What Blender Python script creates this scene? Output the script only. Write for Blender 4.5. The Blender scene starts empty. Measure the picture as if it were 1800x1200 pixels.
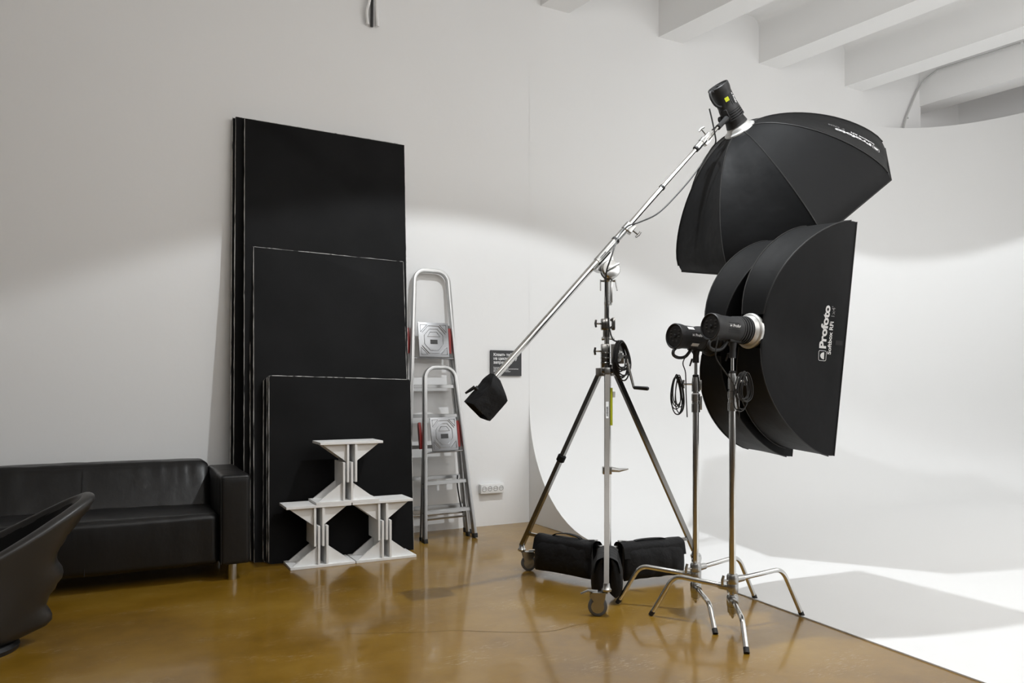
import bpy, bmesh, math, random
from mathutils import Vector, Matrix, noise
from mathutils.bvhtree import BVHTree
R = math.radians
PI = math.pi
random.seed(7)
SC = bpy.context.scene
COL = SC.collection

# ------------------------------------------------------------------ camera
H = 1.2                      # eye height
TH = R(27.5)                 # angle between the view direction and the normal of the long wall
FPX = 1340.0
CT, ST = math.cos(TH), math.sin(TH)
cam = bpy.data.cameras.new('camera')
cam.sensor_width = 36.0
cam.lens = FPX / 1800.0 * 36.0
cam.shift_y = 80.0 / 1800.0
cam.clip_start = 0.05
cam_o = bpy.data.objects.new('camera', cam)
COL.objects.link(cam_o)
cam_o.location = (0, 0, H)
cam_o.rotation_euler = (R(90), 0, -TH)
SC.camera = cam_o

# ------------------------------------------------------------------ world, lights, exposure
SC.view_settings.view_transform = 'Standard'
SC.view_settings.look = 'None'
SC.view_settings.gamma = 1.0
SC.view_settings.exposure = 0.0
SC.view_settings.use_curve_mapping = False
wd = bpy.data.worlds.new('world')
SC.world = wd
wd.use_nodes = True
bg = wd.node_tree.nodes['Background']
bg.inputs['Color'].default_value = (0.96, 0.97, 1.0, 1)
bg.inputs['Strength'].default_value = 0.46

def spot(name, loc, power, size, blend, color=(1, 1, 1), radius=0.06):
    l = bpy.data.lights.new(name, 'SPOT')
    l.energy = power
    l.spot_size = R(size)
    l.spot_blend = blend
    l.color = color
    l.shadow_soft_size = radius
    o = bpy.data.objects.new(name, l)
    COL.objects.link(o)
    o.location = loc
    return o

def area(name, loc, rot, sx, sy, power, color=(1, 1, 1)):
    l = bpy.data.lights.new(name, 'AREA')
    l.shape = 'RECTANGLE'
    l.size, l.size_y = sx, sy
    l.energy = power
    l.color = color
    o = bpy.data.objects.new(name, l)
    COL.objects.link(o)
    o.location = loc
    o.rotation_euler = rot
    return o

spot('ceiling_downlight', (2.55, 3.20, 4.20), 150, 112, 1.0, (0.95, 0.98, 1.0), 0.035)  # extra soft cone at the next lamp's place, added to brighten the floor
spot('ceiling_downlight', (2.55, 3.20, 4.20), 205, 123.5, 0.10, (0.93, 0.97, 1.0), 0.035)
spot('ceiling_downlight', (7.55, 3.75, 3.95), 92, 125, 0.10, (0.93, 0.97, 1.0), 0.035)
# added fill light to the right behind the camera, no window there
area('right_fill_light', (7.5, -5.0, 2.6), (R(90), 0, R(12)), 6.0, 4.0, 70, (0.97, 0.985, 1.0))
# unseen fill lights added for soft light: one down, one up to the ceiling
area('overhead_fill_light', (4.9, -0.2, 4.45), (0, 0, 0), 7.5, 5.0, 70, (1.0, 0.99, 0.975))
area('ceiling_fill_light', (4.6, -1.6, 3.5), (R(142), 0, 0), 11.0, 1.6, 300, (1.0, 0.99, 0.975))

# ------------------------------------------------------------------ coordinates
def V(X, Z, z):
    """view-aligned metres (right, depth, height) to world"""
    return Vector((X * CT + Z * ST, -X * ST + Z * CT, z))

def P(px, py, Z):
    return V((px - 900) / FPX * Z, Z, H + (680 - py) / FPX * Z)

def unit(v):
    v = Vector(v); v.normalize(); return v

# ------------------------------------------------------------------ materials
def mat(name, color, rough=0.5, metal=0.0, spec=0.5, coat=0.0, coat_rough=0.05, trans=0.0):
    m = bpy.data.materials.new(name)
    m.use_nodes = True
    b = m.node_tree.nodes['Principled BSDF']
    b.inputs['Base Color'].default_value = (*color, 1)
    b.inputs['Roughness'].default_value = rough
    b.inputs['Metallic'].default_value = metal
    b.inputs['Specular IOR Level'].default_value = spec
    b.inputs['Coat Weight'].default_value = coat
    b.inputs['Coat Roughness'].default_value = coat_rough
    b.inputs['Transmission Weight'].default_value = trans
    return m

def N(m, kind, **kw):
    n = m.node_tree.nodes.new(kind)
    for k, v in kw.items():
        if k in n.inputs:
            n.inputs[k].default_value = v
        else:
            setattr(n, k, v)
    return n

def L(m, a, b):
    m.node_tree.links.new(a, b)

def bsdf(m):
    return m.node_tree.nodes['Principled BSDF']

def coords(m, scale=(1, 1, 1), rot=(0, 0, 0)):
    t = N(m, 'ShaderNodeTexCoord')
    mp = N(m, 'ShaderNodeMapping')
    mp.inputs['Scale'].default_value = scale
    mp.inputs['Rotation'].default_value = rot
    L(m, t.outputs['Object'], mp.inputs['Vector'])
    return mp.outputs['Vector']

def noise_bump(m, scale, strength, dist=0.01, detail=4.0, stretch=(1, 1, 1)):
    v = coords(m, stretch)
    n = N(m, 'ShaderNodeTexNoise', Scale=scale, Detail=detail)
    L(m, v, n.inputs['Vector'])
    b = N(m, 'ShaderNodeBump', Strength=strength, Distance=dist)
    L(m, n.outputs['Fac'], b.inputs['Height'])
    L(m, b.outputs['Normal'], bsdf(m).inputs['Normal'])
    return n

def mottle(m, c1, c2, scale, lo=0.35, hi=0.65, detail=6.0, stretch=(1, 1, 1)):
    v = coords(m, stretch)
    n = N(m, 'ShaderNodeTexNoise', Scale=scale, Detail=detail)
    L(m, v, n.inputs['Vector'])
    r = N(m, 'ShaderNodeValToRGB')
    r.color_ramp.elements[0].position = lo
    r.color_ramp.elements[1].position = hi
    r.color_ramp.elements[0].color = (*c1, 1)
    r.color_ramp.elements[1].color = (*c2, 1)
    L(m, n.outputs['Fac'], r.inputs['Fac'])
    L(m, r.outputs['Color'], bsdf(m).inputs['Base Color'])
    return r

M = {}
M['wall'] = mat('painted_plaster', (0.80, 0.795, 0.785), 0.8, spec=0.2)
mottle(M['wall'], (0.803, 0.802, 0.797), (0.815, 0.814, 0.810), 0.7, 0.3, 0.7)
noise_bump(M['wall'], 9.0, 0.08, 0.02)
M['crack'] = mat('floor_crack', (0.10, 0.06, 0.02), 0.7, spec=0.2)
M['dark_wall'] = mat('grey_wall_paint', (0.34, 0.34, 0.34), 0.8, spec=0.2)
M['cyc'] = mat('white_cyclorama_paint', (0.81, 0.81, 0.805), 0.8, spec=0.2)
noise_bump(M['cyc'], 5.0, 0.05, 0.02)
M['ceiling'] = mat('ceiling_paint', (0.92, 0.92, 0.915), 0.9, spec=0.1)

# epoxy floor
m = M['floor'] = mat('orange_epoxy_floor', (0.3, 0.14, 0.02), 0.4, spec=0.2, coat=0.72, coat_rough=0.11)
v = coords(m)
n1 = N(m, 'ShaderNodeTexNoise', Scale=1.3, Detail=8.0, Roughness=0.62)
L(m, v, n1.inputs['Vector'])
r1 = N(m, 'ShaderNodeValToRGB')
e = r1.color_ramp.elements
e[0].position, e[0].color = 0.25, (0.130, 0.064, 0.004, 1)
e[1].position, e[1].color = 0.75, (0.33, 0.195, 0.030, 1)
e2 = r1.color_ramp.elements.new(0.5); e2.color = (0.235, 0.125, 0.010, 1)
L(m, n1.outputs['Fac'], r1.inputs['Fac'])
# pale scuffs, gathered in patches and streaked across the room
v2 = coords(m, (1.0, 3.2, 1.0), (0, 0, -TH))
n2 = N(m, 'ShaderNodeTexNoise', Scale=2.0, Detail=2.0)
n3 = N(m, 'ShaderNodeTexNoise', Scale=22.0, Detail=8.0, Roughness=0.75)
L(m, v2, n2.inputs['Vector']); L(m, v2, n3.inputs['Vector'])
r2 = N(m, 'ShaderNodeMapRange'); r2.inputs['From Min'].default_value = 0.53; r2.inputs['From Max'].default_value = 0.64
r3 = N(m, 'ShaderNodeMapRange'); r3.inputs['From Min'].default_value = 0.53; r3.inputs['From Max'].default_value = 0.66
L(m, n2.outputs['Fac'], r2.inputs['Value']); L(m, n3.outputs['Fac'], r3.inputs['Value'])
mu = N(m, 'ShaderNodeMath', operation='MULTIPLY'); L(m, r2.outputs['Result'], mu.inputs[0]); L(m, r3.outputs['Result'], mu.inputs[1])
mu2 = N(m, 'ShaderNodeMath', operation='MULTIPLY'); mu2.inputs[1].default_value = 0.75; L(m, mu.outputs[0], mu2.inputs[0])
mx = N(m, 'ShaderNodeMix', data_type='RGBA')
L(m, mu2.outputs[0], mx.inputs['Factor']); L(m, r1.outputs['Color'], mx.inputs['A'])
mx.inputs['B'].default_value = (0.42, 0.33, 0.20, 1)
L(m, mx.outputs['Result'], bsdf(m).inputs['Base Color'])
n5 = N(m, 'ShaderNodeTexNoise', Scale=4.0, Detail=7.0, Roughness=0.7)
L(m, v2, n5.inputs['Vector'])
r5 = N(m, 'ShaderNodeMapRange'); r5.inputs['From Min'].default_value = 0.35; r5.inputs['From Max'].default_value = 0.7
r5.inputs['To Min'].default_value = 0.07; r5.inputs['To Max'].default_value = 0.20
L(m, n5.outputs['Fac'], r5.inputs['Value']); L(m, r5.outputs['Result'], bsdf(m).inputs['Coat Roughness'])
nb = N(m, 'ShaderNodeTexNoise', Scale=7.0, Detail=5.0)
L(m, coords(m), nb.inputs['Vector'])
bb = N(m, 'ShaderNodeBump', Strength=0.05, Distance=0.02)
L(m, nb.outputs['Fac'], bb.inputs['Height'])
L(m, bb.outputs['Normal'], bsdf(m).inputs['Normal']); L(m, bb.outputs['Normal'], bsdf(m).inputs['Coat Normal'])

M['board'] = mat('black_painted_board', (0.006, 0.006, 0.006), 0.6, spec=0.12)
mottle(M['board'], (0.003, 0.003, 0.0032), (0.006, 0.006, 0.0064), 3.0)
M['board_edge'] = mat('worn_white_board_edge', (0.5, 0.5, 0.48), 0.7, spec=0.2)
mottle(M['board_edge'], (0.05, 0.05, 0.05), (0.60, 0.59, 0.57), 26.0, 0.34, 0.46, stretch=(1, 1, .25))
M['board_chip'] = mat('chipped_paint', (0.3, 0.3, 0.29), 0.8, spec=0.2)
M['leather'] = mat('black_leather', (0.007, 0.0068, 0.007), 0.38, spec=0.4)
noise_bump(M['leather'], 5.0, 0.35, 0.02, 6.0, (1.0, 1.0, 0.6))
M['seam'] = mat('leather_seam', (0.006, 0.006, 0.006), 0.6)
M['plastic'] = mat('dark_grey_plastic', (0.022, 0.021, 0.020), 0.40, spec=0.5)
M['plastic_in'] = mat('shaded_inner_plastic', (0.004, 0.004, 0.004), 0.6, spec=0.2)  # inside of the scoop chair: its shade is put into the colour
M['chrome'] = mat('chrome', (0.70, 0.695, 0.68), 0.11, metal=1.0)
M['dark_chrome'] = mat('worn_chrome', (0.27, 0.262, 0.25), 0.16, metal=1.0)
M['cast'] = mat('cast_aluminium', (0.50, 0.50, 0.49), 0.26, metal=1.0)
M['alu'] = mat('ladder_aluminium', (0.47, 0.47, 0.465), 0.30, metal=1.0)
M['plate'] = mat('pressed_steel_plate', (0.33, 0.335, 0.345), 0.33, metal=1.0)
M['rubber'] = mat('black_rubber', (0.012, 0.012, 0.013), 0.6)
M['black'] = mat('black_plastic', (0.010, 0.010, 0.011), 0.42, spec=0.45)
M['soft_black'] = mat('satin_black_plastic', (0.02, 0.02, 0.021), 0.5, spec=0.4)
M['cable'] = mat('black_cable', (0.008, 0.008, 0.008), 0.45)
M['fabric'] = mat('black_softbox_fabric', (0.0062, 0.0065, 0.0071), 0.55, spec=0.17)
noise_bump(M['fabric'], 4.0, 0.30, 0.03, 3.0)
M['bag'] = mat('black_nylon', (0.006, 0.006, 0.0066), 0.6, spec=0.25)
noise_bump(M['bag'], 14.0, 0.5, 0.02, 5.0)
M['piping'] = mat('black_piping', (0.006, 0.006, 0.006), 0.5)
M['diffuser'] = mat('white_diffusion_cloth', (0.85, 0.85, 0.85), 0.9, spec=0.1)
M['white_print'] = mat('white_print', (0.72, 0.72, 0.72), 0.6, spec=0.2)
M['grey_print'] = mat('grey_print', (0.22, 0.22, 0.22), 0.6, spec=0.2)
M['ring'] = mat('silver_ring', (0.62, 0.62, 0.61), 0.4, metal=0.6)
M['white_board'] = mat('white_painted_wood', (0.8, 0.8, 0.79), 0.6, spec=0.3)
mottle(M['white_board'], (0.76, 0.76, 0.75), (0.83, 0.83, 0.82), 6.0)
M['white_plastic'] = mat('white_plastic', (0.78, 0.78, 0.77), 0.35, spec=0.5)
M['hole'] = mat('dark_hole', (0.01, 0.01, 0.01), 0.8)
M['red'] = mat('red_plastic', (0.27, 0.02, 0.016), 0.4)
M['sign'] = mat('charcoal_sign', (0.028, 0.028, 0.03), 0.5)
M['yellow'] = mat('yellow_green_tape', (0.56, 0.60, 0.02), 0.5)
M['sticker'] = mat('white_sticker', (0.7, 0.7, 0.7), 0.5)
M['grey_wheel'] = mat('grey_rubber_wheel', (0.10, 0.10, 0.10), 0.5)
M['pipe'] = mat('grey_white_conduit', (0.55, 0.55, 0.54), 0.5)
M['label_dark'] = mat('dark_label_and_gap', (0.03, 0.03, 0.03), 0.5)

# ------------------------------------------------------------------ mesh helpers
def nb_():
    return bmesh.new()

def frame(d):
    d = unit(d)
    a = Vector((0, 0, 1)) if abs(d.z) < 0.9 else Vector((1, 0, 0))
    u = d.cross(a).normalized()
    return u, d.cross(u).normalized()

def box(bm, c, s, rot=None, bev=0.0, seg=2):
    """box centred at c with full sizes s; rot is a 3x3 matrix or list of three axes"""
    if rot is None:
        mt = Matrix.Identity(3)
    elif isinstance(rot, Matrix):
        mt = rot.to_3x3()
    else:
        mt = Matrix([unit(a) for a in rot]).transposed()
    b2 = bmesh.new()
    bmesh.ops.create_cube(b2, size=1.0)
    for v_ in b2.verts:
        v_.co = Vector((v_.co.x * s[0], v_.co.y * s[1], v_.co.z * s[2]))
    if bev > 0:
        bmesh.ops.bevel(b2, geom=list(b2.edges), offset=bev, segments=seg, affect='EDGES', profile=0.6)
    for v_ in b2.verts:
        v_.co = mt @ v_.co + Vector(c)
    merge(bm, b2)

def merge(bm, b2):
    me = bpy.data.meshes.new('tmp')
    b2.to_mesh(me); b2.free()
    bm.from_mesh(me)
    bpy.data.meshes.remove(me)

def tube(bm, pts, r, seg=12, cap=True, closed=False, square=False, up=None):
    """tube through pts; r scalar or list"""
    pts = [Vector(p) for p in pts]
    n = len(pts)
    rs = r if isinstance(r, (list, tuple)) else [r] * n
    rings = []
    pu = None
    for i, p in enumerate(pts):
        if closed:
            d = pts[(i + 1) % n] - pts[i - 1]
        elif i == 0:
            d = pts[1] - pts[0]
        elif i == n - 1:
            d = pts[-1] - pts[-2]
        else:
            d = (pts[i + 1] - p).normalized() + (p - pts[i - 1]).normalized()
        d.normalize()
        if pu is None:
            if up is not None:
                u = (Vector(up) - d * d.dot(Vector(up))).normalized()
            else:
                u = frame(d)[0]
        else:
            u = (pu - d * d.dot(pu)).normalized()
        pu = u
        w = d.cross(u)
        ring = []
        if square:
            for a, b_ in ((1, 1), (-1, 1), (-1, -1), (1, -1)):
                ring.append(bm.verts.new(p + (u * a + w * b_) * rs[i]))
        else:
            for k in range(seg):
                an = 2 * PI * k / seg
                ring.append(bm.verts.new(p + (u * math.cos(an) + w * math.sin(an)) * rs[i]))
        rings.append(ring)
    m_ = len(rings[0])
    for i in range(n if closed else n - 1):
        a, b_ = rings[i], rings[(i + 1) % n]
        for k in range(m_):
            bm.faces.new((a[k], a[(k + 1) % m_], b_[(k + 1) % m_], b_[k]))
    if cap and not closed:
        bm.faces.new(rings[0][::-1]); bm.faces.new(rings[-1])

def smooth_path(pts, n=6, closed=False):
    """Catmull-Rom through pts"""
    pts = [Vector(p) for p in pts]
    out = []
    m_ = len(pts)
    rng = range(m_) if closed else range(m_ - 1)
    for i in rng:
        p1, p2 = pts[i], pts[(i + 1) % m_]
        p0 = pts[i - 1] if (closed or i > 0) else p1 * 2 - p2
        p3 = pts[(i + 2) % m_] if (closed or i + 2 < m_) else p2 * 2 - p1
        for k in range(n):
            t = k / n
            out.append(0.5 * ((2 * p1) + (p2 - p0) * t + (2 * p0 - 5 * p1 + 4 * p2 - p3) * t * t + (3 * p1 - p0 - 3 * p2 + p3) * t ** 3))
    if not closed:
        out.append(pts[-1])
    return out

def lathe(bm, o, d, prof, seg=24, cap=True):
    """prof: list of (distance along d, radius)"""
    o = Vector(o); d = unit(d); u, w = frame(d)
    rings = []
    for h, r in prof:
        rings.append([bm.verts.new(o + d * h + (u * math.cos(2 * PI * k / seg) + w * math.sin(2 * PI * k / seg)) * max(r, 1e-4)) for k in range(seg)])
    for a, b_ in zip(rings, rings[1:]):
        for k in range(seg):
            bm.faces.new((a[k], a[(k + 1) % seg], b_[(k + 1) % seg], b_[k]))
    if cap:
        bm.faces.new(rings[0][::-1]); bm.faces.new(rings[-1])

def prism(bm, poly, o, ux, uy, th):
    """2-D polygon extruded by th along ux x uy, centred"""
    ux, uy = unit(ux), unit(uy)
    n = ux.cross(uy)
    o = Vector(o)
    a = [bm.verts.new(o + ux * x + uy * y - n * th / 2) for x, y in poly]
    b_ = [bm.verts.new(o + ux * x + uy * y + n * th / 2) for x, y in poly]
    k = len(poly)
    bm.faces.new(a[::-1]); bm.faces.new(b_)
    for i in range(k):
        bm.faces.new((a[i], a[(i + 1) % k], b_[(i + 1) % k], b_[i]))

def grid(bm, f, nu, nv, closed_u=False):
    g = [[bm.verts.new(f(i / nu, j / nv)) for j in range(nv + 1)] for i in range(nu if closed_u else nu + 1)]
    for i in range(nu):
        for j in range(nv):
            i2 = (i + 1) % nu if closed_u else i + 1
            bm.faces.new((g[i][j], g[i2][j], g[i2][j + 1], g[i][j + 1]))
    return g

def link(name, bm, m, parent=None, label=None, sharp=38, local=False, world=None):
    bmesh.ops.remove_doubles(bm, verts=bm.verts, dist=1e-6)
    bmesh.ops.recalc_face_normals(bm, faces=bm.faces)
    if parent is not None and not local:
        off = parent.location.copy()
        for v_ in bm.verts:
            v_.co -= off
    for f in bm.faces:
        f.smooth = True
    for e_ in bm.edges:
        if len(e_.link_faces) != 2 or e_.calc_face_angle(0) > R(sharp):
            e_.smooth = False
    me = bpy.data.meshes.new(name)
    bm.to_mesh(me); bm.free()
    for mm in (m if isinstance(m, (list, tuple)) else [m]):
        me.materials.append(mm)
    o = bpy.data.objects.new(name, me)
    COL.objects.link(o)
    if parent is not None:
        o.parent = parent
    if label:
        o['label'] = label
    return o

def sub(name, bm, m, part, label=None, sharp=38):
    """a sub-part: its parent is a part, itself the child of a root with the part at the root's origin"""
    off = part.parent.location.copy()
    for v_ in bm.verts:
        v_.co -= off
    return link(name, bm, m, part, label, sharp, local=True)

def thing(name, label, cat, loc, group=None, rotz=0.0):
    o = bpy.data.objects.new(name, None)
    COL.objects.link(o)
    o.empty_display_size = 0.1
    o.location = loc
    o.rotation_euler = (0, 0, rotz)
    o['label'] = label; o['category'] = cat
    if group:
        o['group'] = group
    return o

def tag(o, label, cat, group=None):
    o['label'] = label; o['category'] = cat
    if group:
        o['group'] = group
    return o

def struct(name, bm, m, sharp=38):
    o = link(name, bm, m, sharp=sharp)
    o['kind'] = 'structure'
    return o

def text2d(body, size, bold=0.0, extrude=0.0, spacing=1.0, align='LEFT', line=1.0):
    cu = bpy.data.curves.new('txt', 'FONT')
    cu.body = body
    cu.size = size
    cu.offset = bold
    cu.space_character = spacing
    cu.space_line = line
    cu.align_x = align
    cu.resolution_u = 3
    cu.extrude = extrude
    o = bpy.data.objects.new('txt', cu)
    COL.objects.link(o)
    bpy.context.view_layer.update()
    dg = bpy.context.evaluated_depsgraph_get()
    me = bpy.data.meshes.new_from_object(o.evaluated_get(dg))
    bm = bmesh.new(); bm.from_mesh(me)
    bpy.data.objects.remove(o); bpy.data.curves.remove(cu); bpy.data.meshes.remove(me)
    return bm

def place(bm, o, ux, uy, lift=0.0):
    ux, uy = unit(ux), unit(uy)
    n = ux.cross(uy)
    for v_ in bm.verts:
        v_.co = Vector(o) + ux * v_.co.x + uy * v_.co.y + n * (v_.co.z + lift)

def place_on(bm, bvh, o, ux, uy, n, lift=0.0015):
    """drop a flat print onto a curved surface along -n"""
    ux, uy, n = unit(ux), unit(uy), unit(n)
    for v_ in bm.verts:
        q = Vector(o) + ux * v_.co.x + uy * v_.co.y
        hit = bvh.ray_cast(q + n * 0.3, -n)
        v_.co = (hit[0] + n * lift) if hit[0] is not None else q

def scale_x(bm, k):
    for v_ in bm.verts:
        v_.co.x *= k

def logo2d(w, h):
    """rounded frame with a dome in it, lying along +x with its flat side on the right"""
    bm = bmesh.new()
    def rr(w_, h_, r_):
        pts = []
        for cx, cy, a0 in ((w_ / 2 - r_, h_ / 2 - r_, 0), (-w_ / 2 + r_, h_ / 2 - r_, 90), (-w_ / 2 + r_, -h_ / 2 + r_, 180), (w_ / 2 - r_, -h_ / 2 + r_, 270)):
            for k in range(5):
                a = R(a0 + 22.5 * k)
                pts.append((cx + r_ * math.cos(a), cy + r_ * math.sin(a)))
        return pts
    o_ = [bm.verts.new((x, y, 0)) for x, y in rr(w, h, h * .18)]
    i_ = [bm.verts.new((x, y, 0)) for x, y in rr(w - h * .1, h - h * .1, h * .14)]
    k = len(o_)
    for a in range(k):
        bm.faces.new((o_[a], o_[(a + 1) % k], i_[(a + 1) % k], i_[a]))
    c = bm.verts.new((0, -h * .22, 0))
    arc = [bm.verts.new((w * .34 * math.cos(R(18 * q)), -h * .22 + h * .5 * math.sin(R(18 * q)), 0)) for q in range(11)]
    for a, b_ in zip(arc, arc[1:]):
        bm.faces.new((c, a, b_))
    return bm

# ================================================================== THE SETTING
YW = 5.95
bm = nb_()
box(bm, (2.6, -0.4, -0.05), (20.6, 13.6, 0.1))
struct('floor', bm, M['floor'])

bm = nb_()
ck_pts = [(612, 1114), (690, 1112), (740, 1111), (800, 1108), (860, 1110), (930, 1111), (975, 1108), (1010, 1099), (1034, 1096)]
cp_ = smooth_path([P(x, y, FPX * H / (y - 680)) for x, y in ck_pts], 6)
for i_ in range(len(cp_) - 1):
    a_, b_ = cp_[i_], cp_[i_ + 1]
    j_ = .003 * noise.noise(a_ * 40)
    d_ = (b_ - a_).normalized(); s_ = Vector((-d_.y, d_.x, 0)) * .0016
    off_ = Vector((-d_.y, d_.x, 0)) * j_
    bm.faces.new([bm.verts.new(Vector((q.x, q.y, .0006)) + off_ + w_) for q, w_ in ((a_, s_), (a_, -s_), (b_, -s_), (b_, s_))])
struct('trim_1', bm, M['crack'])

# long wall; right of x = 8.72 it steps back into a recess
bm = nb_()
poly = [(-8, YW), (8.72, YW), (8.72, YW + .32), (13, YW + .32), (13, YW + .6), (-8, YW + .6)]
a = [bm.verts.new((x, y, -0.1)) for x, y in poly]; b = [bm.verts.new((x, y, 5.3)) for x, y in poly]
bm.faces.new(a); bm.faces.new(b)
for i in range(len(poly)):
    j = (i + 1) % len(poly); bm.faces.new((a[i], a[j], b[j], b[i]))
struct('wall_back', bm, M['wall'])
# grey side and rear walls of the studio, outside the view
bm = nb_(); box(bm, (-7.6, -.4, 2.6), (.2, 13.4, 5.4)); struct('wall_left', bm, M['dark_wall'])
bm = nb_(); box(bm, (2.6, -7.1, 2.6), (20.6, .2, 5.4)); struct('wall_front', bm, M['dark_wall'])

# ceiling with slanting beams
db = unit((-0.151, 0.988, 0))
zb, zc = 4.62, 5.10
prof = []
for i in range(-5, 6):
    x0 = 3.385 + 1.328 * i
    wd_ = 0.30
    rr_ = 0.10
    for k in range(7):
        a_ = R(90 * k / 6)
        prof.append((x0 - rr_ + rr_ * math.sin(a_), zc - rr_ + rr_ * math.cos(a_)))
    prof.append((x0, zb)); prof.append((x0 + wd_, zb)); prof.append((x0 + wd_ + .02, zc))
bm = nb_()
rings = []
for y in (YW + .35, -6.0):
    t = (y - YW) / db.y
    rings.append([bm.verts.new((x + db.x * t, y, z)) for x, z in prof])
for k in range(len(prof) - 1):
    bm.faces.new((rings[0][k], rings[0][k + 1], rings[1][k + 1], rings[1][k]))
top = [bm.verts.new((x, y, 5.3)) for x, y in ((-8, YW + .35), (12, YW + .35), (13, -6), (-7, -6))]
bm.faces.new(top)
struct('ceiling', bm, M['ceiling'], 30)

# cyclorama: coved white sweep
RC, RA = 1.06, 1.25
XE = 3.27
path = []
for k in range(20):
    path.append((Vector((XE + (7.85 - XE) * k / 19, YW - .0015, 0)), Vector((0, -1, 0))))
for k in range(1, 17):
    a_ = R(90 * k / 16)
    path.append((Vector((7.85 + RA * math.sin(a_), YW - .0015 - RA + RA * math.cos(a_), 0)), Vector((-math.sin(a_), -math.cos(a_), 0))))
for k in range(1, 16):
    path.append((Vector((7.85 + RA, YW - .0015 - RA - k * .5, 0)), Vector((-1, 0, 0))))
bm = nb_()
rows = []
for p_, n_ in path:
    zt = 4.12 + (p_.x - 3.2) * .030
    row = [p_ - n_ * .02 + Vector((0, 0, zt)), p_ + Vector((0, 0, zt - .006)), p_ + Vector((0, 0, 2.5))]
    for k in range(17):
        a_ = R(90 * k / 16)
        row.append(p_ + n_ * RC * (1 - math.cos(a_)) + Vector((0, 0, .006 + RC * (1 - math.sin(a_)))))
    rows.append([bm.verts.new(q) for q in row])
for ra, rb in zip(rows, rows[1:]):
    for k in range(len(ra) - 1):
        bm.faces.new((ra[k], ra[k + 1], rb[k + 1], rb[k]))
# end cap of the cove
base = bm.verts.new((XE, YW - .0015, .0))
bm.faces.new([base] + rows[0][3:])
# white painted floor
yb = path[-1][0].y
inner = [r_[-1] for r_ in rows]
e1 = bm.verts.new((3.25, 4.0, .006)); e2 = bm.verts.new((3.125, 1.95, .006)); e3 = bm.verts.new((2.88, yb, .006))
f = bm.faces.new(inner + [e3, e2, e1])
ed = [inner[0], e1, e2, e3]
low = [bm.verts.new((q.co.x, q.co.y, 0.0)) for q in ed]
for a_, b_, c_, d_ in zip(ed, ed[1:], low[1:], low):
    bm.faces.new((a_, b_, c_, d_))
bmesh.ops.triangulate(bm, faces=[f])
struct('wall_right', bm, M['cyc'], 35)

# conduit on the ceiling, dropping down the wall behind the cyclorama
bm = nb_()
pw = lambda px, py: P(px, py, (YW - .03) / (CT - (px - 900) / FPX * ST))
c1 = pw(1588, 228); c2 = pw(1602, 184)
c3 = Vector((8.672, 5.90, 4.88)); c4 = Vector((8.705, 5.73, 4.985))
pts = smooth_path([c1 - Vector((0, 0, .5)), c1, c2, c3, c4], 5)
pts += [c4 + db * -6.0]
tube(bm, pts, .011, 8)
co = thing('conduit', 'thin grey conduit bending from the ceiling down the wall above the white curved backdrop', 'conduit', c1)
link('pipe', bm, M['pipe'], co)
for q, d_ in ((c1.lerp(c2, .5), c2 - c1), (c4 + db * -.9, db), (c4 + db * -2.0, db)):
    b2 = nb_(); lathe(b2, q - unit(d_) * .012, d_, [(0, .017), (.024, .017)], 10)
    link('pipe_clip', b2, M['white_plastic'], co)

# cable tails over the plaster edge, above the black boards
q0 = Vector((1.82, YW - .03, 4.09))
cc = thing('cable_tails', 'pale painted cable tails with a dark gap, high on the wall above the boards', 'cable', q0)
b2 = nb_(); tube(b2, smooth_path([q0 + Vector((-.035, 0, .0)), q0 + Vector((-.045, -.01, .10)), q0 + Vector((-.02, -.02, .25)), q0 + Vector((0.0, -.02, .8))], 5), .013, 8)
link('cable_tail', b2, M['wall'], cc)
b2 = nb_(); tube(b2, smooth_path([q0 + Vector((.045, 0, .0)), q0 + Vector((.035, -.01, .10)), q0 + Vector((.03, -.02, .25)), q0 + Vector((.03, -.02, .8))], 5), .015, 8)
link('cable_tail', b2, M['wall'], cc)
b2 = nb_(); tube(b2, [q0 + Vector((0, .005, -.01)), q0 + Vector((.0, .0, .09)), q0 + Vector((.008, 0, .8))], .012, 8)
link('gap_shade', b2, M['label_dark'], cc)  # dark rod drawn for the shaded gap between the two tails

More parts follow.
